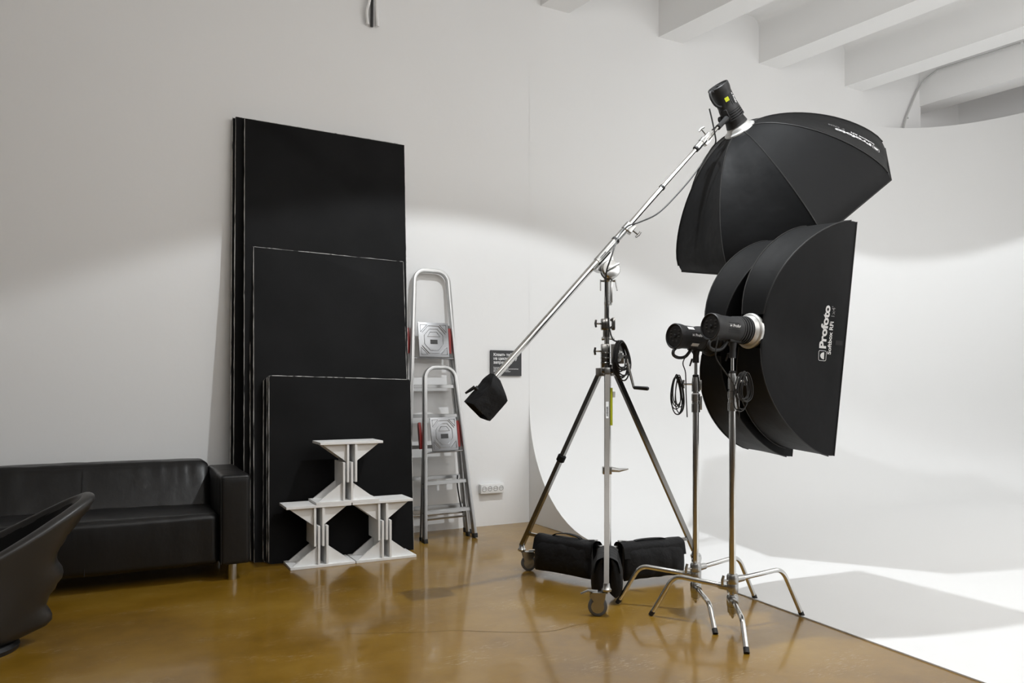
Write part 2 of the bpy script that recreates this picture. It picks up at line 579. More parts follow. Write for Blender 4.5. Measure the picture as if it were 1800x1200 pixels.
# ================================================================== BLACK BOARDS
def board(label, group, xl, xr, yb_, yt, h, th=0.022, rad=0.004, seed=0, dx=0.0):
    """leaning board; front face bottom at yb_, front face top at yt; dx shifts the top sideways"""
    rnd = random.Random(seed)
    w = xr - xl
    lean = math.atan2(yt - yb_, h)
    uy = Vector((dx / h, math.sin(lean), math.cos(lean))).normalized()
    ux = Vector((1, 0, 0)); ux = (ux - uy * ux.dot(uy)).normalized()
    n = uy.cross(ux)           # towards the wall
    pts = []
    for cx, cy, a0 in ((w - rad, h - rad, 0), (rad, h - rad, 90), (rad, rad, 180), (w - rad, rad, 270)):
        for k in range(5):
            a = R(a0 + 22.5 * k)
            pts.append((cx + rad * math.cos(a), cy + rad * math.sin(a)))
    # slightly knocked edges
    dense = []
    for i, p in enumerate(pts):
        q = pts[(i + 1) % len(pts)]
        d = math.hypot(q[0] - p[0], q[1] - p[1])
        kk = max(1, int(d / .05))
        for s in range(kk):
            t = s / kk
            x, y = p[0] + (q[0] - p[0]) * t, p[1] + (q[1] - p[1]) * t
            j = .0018 if 0 < s else 0
            dense.append((x + rnd.uniform(-j, j), max(0, y + rnd.uniform(-j, j))))
    bm = nb_()
    o = Vector((xl, yb_, .002))
    fr = [bm.verts.new(o + ux * x + uy * y) for x, y in dense]
    bk = [bm.verts.new(o + ux * x + uy * y - n * -th) for x, y in dense]
    if n.y < 0:
        for v_ in bk: v_.co += n * -2 * th
    f_front = bm.faces.new(fr); bm.faces.new(bk)
    k = len(dense)
    ins = []
    for i in range(k):
        x, y = dense[i]
        cx = min(max(x, .0022), w - .0022); cy = min(max(y, .001), h - .003)
        ins.append(bm.verts.new(o + ux * cx + uy * cy + (-n if n.y > 0 else n) * .0016))
    bm.faces.remove(f_front)
    bm.faces.new(ins)
    for i in range(k):
        fe = bm.faces.new((ins[i], ins[(i + 1) % k], fr[(i + 1) % k], fr[i])); fe.material_index = 1
    for i in range(k):
        fe = bm.faces.new((fr[i], fr[(i + 1) % k], bk[(i + 1) % k], bk[i])); fe.material_index = 1
    # small chips along the front edge
    for _ in range(46):
        i = rnd.randrange(k)
        c = fr[i].co
        inx = ux * (1 if dense[i][0] < w / 2 else -1) if min(dense[i][0], w - dense[i][0]) < min(dense[i][1], h - dense[i][1]) else uy * (1 if dense[i][1] < h / 2 else -1)
        al = uy if abs(inx.dot(ux)) > .5 else ux
        s = rnd.uniform(.002, .006)
        nn = -n if n.y > 0 else n
        tri = [bm.verts.new(c + al * (-s * 1.5) + nn * .0006), bm.verts.new(c + inx * s + nn * .0006), bm.verts.new(c + al * s * 1.7 + nn * .0006)]
        f_ = bm.faces.new(tri); f_.material_index = 2
    ob = link('black_board', bm, [M['board'], M['board_edge'], M['board_chip']], None, sharp=20)
    return tag(ob, label, 'board', group)

G = 'black boards leaning on the wall'
board('tall black board hindmost of the leaning stack, flat against the wall', G, .728, 1.97, 5.78, 5.905, 3.175, seed=1, dx=.035)
board('tall black board second from the wall, just in front of the hindmost one', G, .745, 1.985, 5.74, 5.87, 3.175, seed=2, dx=.035)
board('tallest black board facing out, full face seen above the middle-height board', G, .792, 2.015, 5.56, 5.83, 3.17, seed=3, dx=.045)
board('middle-height black board half hidden behind the front middle-height board', G, .825, 1.975, 5.475, 5.785, 2.20, rad=.012, seed=4, dx=.04)
board('middle-height black board with pale top edge, standing before the tallest board', G, .840, 1.975, 5.425, 5.745, 2.235, rad=.008, seed=5, dx=.045)
board('low black board hindmost of the three low ones, rounded worn corner at its left', G, .895, 1.95, 5.40, 5.56, 1.275, rad=.03, seed=6, dx=.03)
board('low black board in the middle of the three low ones', G, .912, 1.952, 5.355, 5.52, 1.287, rad=.02, seed=7, dx=.03)
board('low black board frontmost of the whole stack, behind the white wooden stands', G, .920, 1.957, 5.328, 5.49, 1.29, rad=.02, seed=8, dx=.03)

# ================================================================== SOFA
sf = thing('sofa', 'black leather sofa with square arms and round metal legs against the wall', 'sofa', (-.15, 5.4, 0))
def soft_box(bm, lo, hi, r, n=(14, 10, 8), bulge=.0, wr=0.0, seed=0):
    """rounded, slightly pillowy block between two corners"""
    lo, hi = Vector(lo), Vector(hi)
    b2 = bmesh.new()
    bmesh.ops.create_cube(b2, size=2.0)
    bmesh.ops.subdivide_edges(b2, edges=b2.edges[:], cuts=n[0], use_grid_fill=True)
    c = (lo + hi) / 2; hs = (hi - lo) / 2
    for v_ in b2.verts:
        q = v_.co.copy()
        # concentrate the rows near the rims so that the rounding is smooth
        q = Vector([math.copysign(1 - (1 - abs(t)) ** 1.6, t) if abs(t) < 1 else t for t in q])
        pnt = Vector((q.x * hs.x, q.y * hs.y, q.z * hs.z))
        core = Vector([max(-(h_ - r), min(h_ - r, t)) for h_, t in zip(hs, pnt)])
        d = pnt - core
        if d.length > 1e-6:
            d = d.normalized() * min(r, 1e9)
            pnt = core + d
        nrm = Vector((q.x ** 9, q.y ** 9, q.z ** 9))
        if nrm.length > 0:
            nrm.normalize()
            fx = (1 - q.x ** 2) if abs(nrm.x) < .8 else 1
            fy = (1 - q.y ** 2) if abs(nrm.y) < .8 else 1
            fz = (1 - q.z ** 2) if abs(nrm.z) < .8 else 1
            pnt += nrm * bulge * fx * fy * fz
            if wr:
                pnt += nrm * wr * noise.noise(Vector((pnt.x * 9 + seed, pnt.y * 9, pnt.z * 3)))
        v_.co = pnt + c
    merge(bm, b2)

bm = nb_(); soft_box(bm, (.573, 4.98, .10), (.75, 5.735, .655), .022, (16,), .004, .004)
arm = link('armrest', bm, M['leather'], sf)
bm = nb_(); tube(bm, [(.577, 4.979, .63), (.577, 4.979, .11)], .0022, 6)
tube(bm, [(.746, 4.979, .63), (.746, 4.979, .11)], .0022, 6); tube(bm, [(.585, 4.977, .640), (.738, 4.977, .640)], .0022, 6)
sub('seam', bm, M['seam'], arm)
bm = nb_(); soft_box(bm, (-1.05, 4.98, .10), (-.873, 5.86, .655), .022, (16,), .004, .004, 4)
link('armrest', bm, M['leather'], sf)
# seat block in one long block
for x0, x1, sd in ((-.87, .572, 1),):
    bm = nb_(); soft_box(bm, (x0, 5.03, .10), (x1, 5.62, .42), .038, (44,), .012, .006, sd)
    link('seat', bm, M['leather'], sf)
# backrest in one block, front face leaning back
for x0, x1, sd in ((-.87, .570, 3),):
    bm = nb_(); soft_box(bm, (x0, 5.44, .36), (x1, 5.86, .695), .05, (60,), .012, .004, sd)
    for v_ in bm.verts:
        if v_.co.y < 5.75:
            v_.co.y += .20 * (v_.co.z - .36) / .335 * (5.75 - v_.co.y) / .31
        # gathered folds under the top seam
        if v_.co.y < 5.78 and v_.co.z > .5:
            v_.co.y += .004 * math.sin(v_.co.x * 70 + 2 * math.sin(v_.co.x * 17)) * max(0, (v_.co.z - .5) / .19)
    link('backrest', bm, M['leather'], sf)
bm = nb_(); tube(bm, [(-.158, 5.027, .11), (-.158, 5.024, .37), (-.158, 5.05, .415), (-.158, 5.4, .425)], .003, 6)
link('seam', bm, M['seam'], sf)
bm = nb_(); tube(bm, [(-.185, 5.45, .42), (-.185, 5.61, .655), (-.185, 5.68, .69)], .0035, 6)
link('seam', bm, M['seam'], sf)
for x in (.65, -.95):
    for y in (5.035, 5.78):
        bm = nb_(); lathe(bm, (x, y, 0), (0, 0, 1), [(0, .027), (.004, .0285), (.105, .0285)], 20)
        link('leg', bm, M['cast'], sf, 'satin metal leg')

# ================================================================== MOULDED CHAIR (lower left)
Zc = 3.40
ch_loc = V(-2.498, Zc, 0)
chair = thing('lounge_chair', 'dark grey moulded plastic scoop chair cut off by the left edge', 'chair', ch_loc)
# silhouette of the back (height, reach to the right of the axis)
tipz = .672
SIL = [(.02, .16), (.05, .27), (.085, .345), (.11, .362), (.14, .356), (.17, .335), (.21, .345), (.26, .375), (.31, .402), (.345, .398), (.385, .375), (.43, .375), (.49, .41), (.56, .46), (.62, .505), (.66, .525), (.685, .522)]
def sil(z):
    if z <= SIL[0][0]: return SIL[0][1]
    for (z0, r0), (z1, r1) in zip(SIL, SIL[1:]):
        if z <= z1:
            t = (z - z0) / (z1 - z0); t = t * t * (3 - 2 * t)
            return r0 + (r1 - r0) * t
    return SIL[-1][1]
def rimz(ph):
    c_ = math.cos(ph)                      # 1 at the back (right), -1 at the front (left)
    k = (c_ + 1) / 2
    return .30 + (tipz - .30) * k ** 2.1
def shell(ph, v_, inset=0.0):
    c_, s_ = math.cos(ph), math.sin(ph)
    zr = rimz(ph)
    z = .03 + (zr - .03) * v_
    k = max(0, c_)
    wave = sil(z / zr * zr if k > .2 else z)
    smooth_r = .20 + .335 * (z / .685) ** .75
    kk = k ** 7
    rx = (wave * kk + smooth_r * (1 - kk))
    if c_ < 0:
        rx = .20 + .42 * v_ ** .6
    ry = .13 + .19 * (v_ ** .7)
    x = c_ * (rx - inset); y = s_ * (ry - inset)
    k_ = 1.07
    return V((x * .83 - y * .56) * k_, (x * .56 + y * .83) * k_, z)
def chair_surf(u, w):
    ph = 2 * PI * u
    if w <= .5:
        v_ = w / .5
        return shell(ph, v_) + ch_loc
    if w <= .62:
        t = (w - .5) / .12 * PI
        q = shell(ph, 1.0, .034 * (1 - math.cos(t)) / 2 * 1.6)
        q.z += .018 * math.sin(t)
        return q + ch_loc
    v_ = 1 - (w - .62) / .38
    v_ = max(0, v_)
    q = shell(ph, max(.30, v_), .055 + .02 * (1 - v_))
    q.z += .03 * (1 - v_)
    return q + ch_loc
bm = nb_()
g = grid(bm, lambda u, w: chair_surf(u, w * .64), 96, 34, True)
bm.faces.new([r_[0] for r_ in g])
link('seat_shell', bm, M['plastic'], chair, sharp=75)
bm = nb_()
g = grid(bm, lambda u, w: chair_surf(u, .635 + .365 * w), 96, 16, True)
bm.faces.new([r_[-1] for r_ in g])
link('seat_inside', bm, M['plastic_in'], chair, 'inside of the seat, shade put into its black colour', sharp=75)
bm = nb_()
lathe(bm, V(-2.45, Zc + .04, 0), (0, 0, 1), [(0, .19), (.02, .195), (.035, .18), (.04, .10)], 28)
link('base', bm, M['black'], chair)

# ================================================================== WHITE WOODEN STANDS
# one holder: base plate, two uprights forming a slot, gussets on both sides; six of them
def holder(label):
    t = thing('wooden_stand', label, 'stand', (0, 0, 0), 'white wooden stands stacked in interlocked pairs')
    W_, D_, T_ = .432, .235, .017
    b2 = nb_(); box(b2, (0, 0, T_ / 2), (W_, D_, T_), bev=.0012, seg=1)
    link('base_plate', b2, M['white_board'], t, local=True)
    for x in (-.0275, .0275):
        b2 = nb_(); box(b2, (x, 0, T_ + .129), (.015, D_ * .96, .258), bev=.001, seg=1)
        link('upright', b2, M['white_board'], t, local=True)
    for s in (-1, 1):
        for y in (-D_ / 2 + .035, D_ / 2 - .035):
            b2 = nb_()
            x0 = s * .0355
            prism(b2, [(x0, T_), (s * .195, T_), (x0, T_ + .119)][::s], (0, y, 0), (1, 0, 0), (0, 0, 1), .014)
            link('gusset', b2, M['white_board'], t, local=True)
    return t
HP = .415                                   # height of an interlocked pair
x1, x2 = 1.232, 1.672
yh = 5.205
xt = 1.40
spec = [
    ('white wooden stand on the floor at the left, upright, lower half of the left pair', x1, 0.0, False, 0.0),
    ('white wooden stand upside down on top of the left pair, its flat plate upward', x1 - .0265, 0, True, 0.0),
    ('white wooden stand on the floor at the right, upright, lower half of the right pair', x2, 0.0, False, 0.0),
    ('white wooden stand upside down on top of the right pair, its flat plate upward', x2 - .0265, 0, True, 0.0),
    ('white wooden stand upright in the top tier, bridging both lower pairs', xt, HP, False, 0.0),
    ('topmost white wooden stand, upside down, its plate the highest of the stack', xt + .0275, HP, True, 0.0),
]
proto = None
for lb, x, z, flip, rz in spec:
    if proto is None:
        proto = holder(lb); o = proto
    else:
        o = proto.copy(); COL.objects.link(o); o['label'] = lb
        for ch in proto.children:
            c_ = ch.copy(); COL.objects.link(c_); c_.parent = o
    if flip:
        o.location = (x, yh, z + HP); o.rotation_euler = (PI, 0, rz)
    else:
        o.location = (x, yh, z); o.rotation_euler = (0, 0, rz)

# ================================================================== STEPLADDERS
def ladder(name_label, loc, rotz, lean, htop, wb, wt, steps, plate_z, plate_h, rear=0.07, rear_top=None, strap=False, side=0.0):
    t = thing('stepladder', name_label, 'ladder', loc, 'folded aluminium stepladders')
    t.rotation_euler = (-lean, side, rotz)
    rail = .0155
    r_arch = .095
    def hw(z):
        return wb + (wt - wb) * z / htop
    def railpath(s, z1):
        return [Vector((s * hw(0), 0, .03)), Vector((s * hw(z1), 0, z1))]
    # front frame: two rails joined by an arch (one bent profile, flat section)
    def flat_bar(bm, pts, w, d):
        pts = [Vector(p) for p in pts]
        rings = []
        for i, p in enumerate(pts):
            a = pts[max(i - 1, 0)]; b_ = pts[min(i + 1, len(pts) - 1)]
            dd = (b_ - a).normalized()
            u = Vector((0, 1, 0)); w_ = dd.cross(u)
            ring = []
            for k in range(12):
                an = 2 * PI * k / 12
                ca, sa = math.cos(an), math.sin(an)
                ring.append(bm.verts.new(p + w_ * math.copysign(abs(ca) ** .45, ca) * w + u * math.copysign(abs(sa) ** .45, sa) * d))
            rings.append(ring)
        for a, b_ in zip(rings, rings[1:]):
            for k in range(12):
                bm.faces.new((a[k], a[(k + 1) % 12], b_[(k + 1) % 12], b_[k]))
        bm.faces.new(rings[0][::-1]); bm.faces.new(rings[-1])
    zt = htop - r_arch
    arch = []
    for k in range(9):
        a = PI - (PI / 2) * k / 8
        arch.append(Vector((-hw(zt) + r_arch + r_arch * math.cos(a), 0, zt + r_arch * math.sin(a))))
    arch2 = [Vector((-q.x, 0, q.z)) for q in arch[::-1]]
    b2 = nb_(); flat_bar(b2, [Vector((-hw(0), 0, .03))] + arch + arch2 + [Vector((hw(0), 0, .03))], rail, .026)
    link('front_frame', b2, M['alu'], t, local=True)
    zr = rear_top or (plate_z + .18)
    for s in (-1, 1):
        b2 = nb_(); flat_bar(b2, [Vector((s * (hw(0) - .012), rear, .04)), Vector((s * (hw(zr) - .016), .05, zr))], .012, .017)
        link('rear_rail', b2, M['alu'], t, local=True)
        b2 = nb_(); box(b2, (s * hw(0), 0, .018), (.032, .056, .036), bev=.004)
        link('foot', b2, M['rubber'], t, 'black rubber foot', local=True)
        b2 = nb_(); box(b2, (s * (hw(0) - .012), rear, .022), (.026, .04, .040), bev=.004)
        link('foot', b2, M['rubber'], t, 'black rubber foot', local=True)
        # red hinge cover
        b2 = nb_()
        x = -(hw(plate_z + plate_h * .5) + .022) if s < 0 else hw(plate_z + plate_h * .5) - .030
        prism(b2, [(-.016, -.12), (.012, -.12), (.018, -.04), (.020, .06), (.012, .085), (-.004, .09), (-.014, .05), (-.018, -.03)], (x, .045 if s < 0 else .012, plate_z + plate_h * .55), (0, 1, 0), (0, 0, 1), .02)
        link('hinge_cover', b2, M['red'], t, 'red plastic hinge cover', local=True)
    b2 = nb_(); tube(b2, [(-(hw(0) - .02), rear, .17), (hw(0) - .02, rear, .17)], .008, 8)
    link('crossbar', b2, M['alu'], t, local=True)
    for z in steps:
        w_ = hw(z) - .008
        b2 = nb_()
        box(b2, (0, .045, z), (2 * w_, .095, .006), bev=.001, seg=1)
        box(b2, (0, -.004, z - .012), (2 * w_, .008, .026), bev=.001, seg=1)
        box(b2, (0, .090, z - .008), (2 * w_, .006, .016), bev=.001, seg=1)
        for k in range(5):
            box(b2, (0, .014 + .017 * k, z + .0035), (2 * w_ - .01, .004, .002))
        sp = link('step', b2, M['alu'], t, local=True)
        for s in (-1, 1):
            b2 = nb_(); lathe(b2, (s * (hw(z) + rail - .001), .0, z - .01), (s, 0, 0), [(0, .007), (.004, .006)], 10)
            link('rivet', b2, M['rubber'], sp, 'black step cap', local=True)
    # folded platform, standing almost upright between the rails
    pw_ = hw(plate_z + plate_h) * 2 - .078
    c = Vector((-.008, -.030, plate_z + plate_h / 2))
    uy = unit((0, .06, 1)); ux = Vector((1, 0, 0)); nn = Vector((0, -1, .06)).normalized()
    b2 = nb_(); box(b2, c, (pw_, plate_h, .012), [ux, uy, nn], bev=.004)
    pl = link('platform', b2, M['plate'], t, local=True)
    b2 = nb_()
    def ln(pts, closed=False):
        q = [c + ux * (x * pw_ / 2) + uy * (y * plate_h / 2) + nn * .0065 for x, y in pts]
        tube(b2, q, .0026, 6, closed=closed)
    def octg(r, f=.42, bottom=True):
        k = r * f
        return [(k, r), (r, k), (r, -k), (k, -r), (-k, -r), (-r, -k), (-r, k), (-k, r)]
    ln(octg(.62), True); ln(octg(.80)[7:] + octg(.80)[:2]); ln(octg(.80)[3:6])
    ln([(-.42, .18), (-.22, .44), (.22, .44), (.42, .18)], True)
    for sx in (-1, 1):
        for sy in (-1, 1):
            ln([(sx * .86, sy * .44), (sx * .86, sy * .86), (sx * .42, sy * .86)], True)
            ln([(sx * .74, sy * .42), (sx * .36, sy * .80)])
    link('pressed_pattern', b2, M['plate'], pl, local=True)
    b2 = nb_(); box(b2, c + nn * .0075 - uy * .018, (.062, .036, .002), [ux, uy, nn])
    link('label_plate', b2, M['label_dark'], pl, 'dark rectangular label', local=True)
    b2 = nb_(); tube(b2, [(-hw(plate_z) + .004, -.004, plate_z - .006), (hw(plate_z) - .004, -.004, plate_z - .006)], .0075, 10)
    link('platform_bar', b2, M['plate'], t, local=True)
    if strap:
        b2 = nb_(); tube(b2, smooth_path([(hw(.5) - .055, .06, .50), (hw(.5) - .06, .065, .42), (hw(.4) - .05, .07, .28), (hw(.3) - .04, .07, .20)], 4), .006, 6)
        link('strap', b2, M['black'], t, 'black strap', local=True)
    return t

ladder('taller aluminium stepladder with red hinges, folded against the wall behind the shorter one', (2.315, 5.72, 0), R(0.5), R(4.6),
       2.165, .272, .145, [.24, .48, .73, .98, 1.22], 1.445, .285, rear=.06, rear_top=1.72)
ladder('shorter aluminium stepladder with red hinges, folded in front of the taller one', (2.327, 5.515, 0), R(1.0), R(6.5),
       1.365, .212, .125, [.24, .465], .70, .265, rear=.10, strap=True, side=R(-1.2))

# ================================================================== SOCKETS AND SIGN
sk = thing('power_strip', 'white row of four wall sockets low on the wall beside the ladders', 'socket', (2.885, YW, .325))
b2 = nb_(); box(b2, (2.885, YW - .026, .325), (.225, .048, .082), bev=.008)
link('housing', b2, M['white_plastic'], sk)
for k in range(4):
    cx = 2.885 + (k - 1.5) * .054
    b2 = nb_(); lathe(b2, (cx, YW - .049, .327), (0, -1, 0), [(0, .024), (.003, .024), (.004, .021), (.0015, .020)], 20)
    so = link('socket', b2, M['white_plastic'], sk)
    b2 = nb_()
    for s in (-1, 1):
        lathe(b2, (cx + s * .008, YW - .0497, .327), (0, -1, 0), [(0, .0035), (.003, .0035)], 8)
    tube(b2, [(cx + .020 * math.cos(a / 10 * 2 * PI), YW - .0525, .327 + .020 * math.sin(a / 10 * 2 * PI)) for a in range(10)], .0012, 5, closed=True)
    sub('socket_hole', b2, M['hole'], so)

sx, sz = 3.03, 1.408
sg = thing('wall_sign', 'black square notice with white Russian lettering on the wall behind the boom pole', 'sign', (sx, YW, sz))
b2 = nb_(); box(b2, (sx, YW - .014, sz), (.305, .010, .222), bev=.001, seg=1)
link('sign_panel', b2, M['sign'], sg)
t2 = text2d('Клеить тейп\nна циклораму\nзапрещено', .034, .0011, line=.98)
place(t2, (sx - .124, YW - .0195, sz + .062), (1, 0, 0), (0, 0, 1))
link('sign_heading', t2, M['white_print'], sg, 'white bold lettering')
t2 = text2d('Пожалуйста, используйте\nтейп только с разрешения администратора\nциклорама белая и чистая\nшаги по ней только в бахилах', .0115, .0003, line=1.0)
place(t2, (sx - .124, YW - .0195, sz - .042), (1, 0, 0), (0, 0, 1))
link('sign_small_print', t2, M['white_print'], sg)

# ================================================================== SOFTBOXES
def bulge(t, a=1.8, b=.62):
    return (1 - (1 - t) ** a) ** b

def softbox(root, ring_c, axis, wdir, corners, ring_pts, depth, lip, sag, a=1.8, b=.62, nu=18, nv=8, names=('fabric_panel', 'seam')):
    """corners / ring_pts: 2-D (w, h) coordinates of the front corners and of the rod sockets"""
    axis = unit(axis)
    wdir = (Vector(wdir) - axis * axis.dot(Vector(wdir))).normalized()
    hdir = wdir.cross(axis); 
    if hdir.z < 0 and abs(hdir.z) > .05:
        hdir = -hdir
    n = len(corners)
    def rod(i, t):
        f = bulge(t, a, b)
        x = ring_pts[i][0] + (corners[i][0] - ring_pts[i][0]) * f
        y = ring_pts[i][1] + (corners[i][1] - ring_pts[i][1]) * f
        return ring_c + wdir * x + hdir * y + axis * depth * t
    panels = []
    for i in range(n):
        j = (i + 1) % n
        def f_(u, w, i=i, j=j):
            if u > .93:
                tt = 1.0; ext = (u - .93) / .07 * lip
            else:
                tt = (u / .93) ** 1.6; ext = 0
            A, B = rod(i, tt), rod(j, tt)
            q = A.lerp(B, w)
            mid = ring_c + axis * (depth * tt)
            inw = (mid - q); 
            if inw.length > 1e-6: inw.normalize()
            s_ = sag * 4 * w * (1 - w) * math.sin(PI * min(1, tt ** .5)) * (A - B).length
            s_ += .0035 * noise.noise(q * 5.0) * min(1, 6 * w * (1 - w)) 
            return q + inw * s_ + axis * ext
        b2 = nb_(); grid(b2, f_, nu, nv)
        p_ = link(names[0], b2, M['fabric'], root, sharp=60)
        panels.append(p_)
    for i in range(n):
        b2 = nb_()
        tube(b2, [rod(i, (k / 16) ** 1.6) + (rod(i, (k / 16) ** 1.6) - ring_c - axis * depth * (k / 16) ** 1.6).normalized() * .002 for k in range(17)], .0032, 6)
        link(names[1], b2, M['piping'], root)
    b2 = nb_()
    tube(b2, [rod(i, 1.0) + axis * lip for i in range(n)], .004, 6, closed=True)
    link('front_hem', b2, M['piping'], root)
    b2 = nb_()
    vs = [b2.verts.new(ring_c + wdir * c_[0] * .955 + hdir * c_[1] * .985 + axis * (depth + .012)) for c_ in corners]
    b2.faces.new(vs)
    link('diffuser', b2, M['diffuser'], root, 'white diffusion cloth')
    return panels, rod, wdir, hdir

def world_bvh(o):
    me = o.data
    off = o.parent.location if o.parent else Vector()
    return BVHTree.FromPolygons([v_.co + off for v_ in me.vertices], [list(p.vertices) for p in me.polygons])

def speed_ring(root, c, axis, r, name='speed_ring', m=None):
    axis = unit(axis)
    b2 = nb_()
    lathe(b2, c - axis * .012, axis, [(0, r * .70), (0, r * .92), (.006, r), (.018, r * 1.02), (.024, r * .96), (.024, r * .70)], 32, cap=False)
    link(name, b2, m or M['ring'], root, None if m is M['black'] else 'silver speed ring')

# ------------------------------------------------------------------ flash heads
def flash_head(label, rear, axis, up, pole_top, length=.26, knob_side=1, flange='ring'):
    """rear: centre of the rear panel, axis: towards the softbox, up: lamp's up, pole_top: where the bracket lands"""
    axis = unit(axis); up = (Vector(up) - axis * axis.dot(Vector(up))).normalized(); side = axis.cross(up)
    t = thing('studio_flash', label, 'studio flash', rear)
    rr_ = .064
    b2 = nb_()
    lathe(b2, rear, axis, [(.004, .052), (.003, .058), (-.006, .060), (-.008, .064), (-.004, .0675), (.02, .0675), (.034, .0655), (.05, .062), (.125, .060), (.142, .064), (.165, .066), (.170, .060)], 36)
    body = link('body', b2, M['soft_black'], t)
    # cooling slots
    b2 = nb_()
    for k in range(5):
        for s in (-1, 1):
            an = R(90 * s + (k - 2) * 11) if True else 0
            d = up * math.cos(an) + side * math.sin(an)
            box(b2, rear + axis * .10 + d * .0612, (.075, .0025, .003), [axis, d.cross(axis), d])
    sub('vent_slots', b2, M['hole'], body)
    # bellows / ribbed front collar
    b2 = nb_()
    pr = [(.165, .055)]
    for k in range(4):
        z0 = .168 + .015 * k
        pr += [(z0, .066 + .0015 * k), (z0 + .009, .067 + .0015 * k), (z0 + .0105, .060), (z0 + .0145, .060)]
    pr += [(length - .03, .070), (length - .03, .05)]
    lathe(b2, rear, axis, pr, 36)
    link('front_collar', b2, M['rubber'], t)
    # pale flare ring towards the softbox
    b2 = nb_()
    lathe(b2, rear, axis, [(length - .032, .060), (length - .03, .066), (length - .004, .082), (length, .082), (length, .06)], 36)
    link('mount_flange', b2, M[flange], t, 'silver mounting flange' if flange == 'ring' else None)
    # rear control panel
    b2 = nb_()
    lathe(b2, rear + axis * .004, -axis, [(0, .054), (.004, .054)], 32)
    cp = link('control_panel', b2, M['black'], t)
    b2 = nb_()
    lathe(b2, rear, -axis, [(.0, .011), (.010, .010)], 16)
    for a_, b_ in ((-.03, .022), (-.03, .006), (-.03, -.010), (.03, .022), (.03, .006), (.03, -.010), (-.012, -.032), (.012, -.032)):
        box(b2, rear - axis * .0015 + side * a_ + up * b_, (.012, .006, .004), [side, up, axis], bev=.001, seg=1)
    sub('buttons', b2, M['soft_black'], cp)
    b2 = nb_()
    for a_, b_ in ((-.03, .030), (-.03, .014), (-.03, -.002), (.03, .030), (.03, .014), (.03, -.002), (0, .034), (-.014, -.022), (.014, -.022)):
        box(b2, rear - axis * .0006 + side * a_ + up * b_, (.013, .0016, .001), [side, up, axis])
    sub('panel_print', b2, M['grey_print'], cp)
    # loop handle under the rear
    b2 = nb_()
    hp = [rear + axis * .012 - up * .060, rear - axis * .006 - up * .078, rear - axis * .004 - up * .100, rear + axis * .03 - up * .112, rear + axis * .075 - up * .104, rear + axis * .105 - up * .075, rear + axis * .11 - up * .058]
    tube(b2, smooth_path(hp, 5), .0085, 10)
    link('handle', b2, M['soft_black'], t)
    # yoke and stand socket
    pole_top = Vector(pole_top)
    yk = rear + axis * (axis.dot(pole_top - rear)) - up * .058
    b2 = nb_()
    box(b2, yk.lerp(rear + axis * .15 - up * .058, .3) + up * .002, (.085, .050, .022), [axis, side, up], bev=.006)
    d = (yk - pole_top); 
    tube(b2, [pole_top - Vector((0, 0, .0)), pole_top.lerp(yk, .5), yk + up * .005], [.0175, .0155, .022], 16)
    link('bracket', b2, M['soft_black'], t)
    b2 = nb_(); lathe(b2, rear + axis * .185 - up * .062 - side * knob_side * .012, -side * knob_side, [(0, .008), (.022, .009), (.024, .020), (.040, .021), (.044, .016)], 18)
    link('tilt_knob', b2, M['rubber'], t)
    # lever of the bracket
    b2 = nb_(); kb = pole_top.lerp(yk, .25)
    tube(b2, [kb, kb + side * -knob_side * .03, kb + side * -knob_side * .045 - up * .035], [.006, .006, .004], 8)
    link('clamp_lever', b2, M['black'], t)
    # name on the side facing away from the axis
    for s in (-1, 1):
        an = R(90)
        d = side * s
        tt = text2d('Profoto', .020, .0005)
        logo = logo2d(.016, .013)
        ux = axis; uy = up if s > 0 else up
        # keep the text readable: its x runs so that x cross y points outward
        xdir = axis if axis.cross(up).dot(d) > 0 else -axis
        o0 = rear + axis * (.088 if xdir.dot(axis) > 0 else .165) + d * .0622 + up * .002
        place(tt, o0, xdir, up)
        link('lettering', tt, M['white_print'], t, 'small white lettering')
        place(logo, o0 - xdir * .014 + up * .006, xdir, up)
        link('emblem', logo, M['white_print'], t)
    return t, side, up

# ------------------------------------------------------------------ generic stand bits
def t_knob(root, c, d, up=(0, 0, 1), L_=.045, m='cast', name='tee_handle', wing=.045):
    d = unit(d)
    b2 = nb_()
    tube(b2, [c, c + d * L_], .0055, 8)
    u = (Vector(up) - d * d.dot(Vector(up))).normalized()
    tube(b2, [c + d * L_ - u * wing / 2, c + d * (L_ + .004), c + d * L_ + u * wing / 2], [.0065, .0075, .0065], 10)
    link(name, b2, M[m], root)

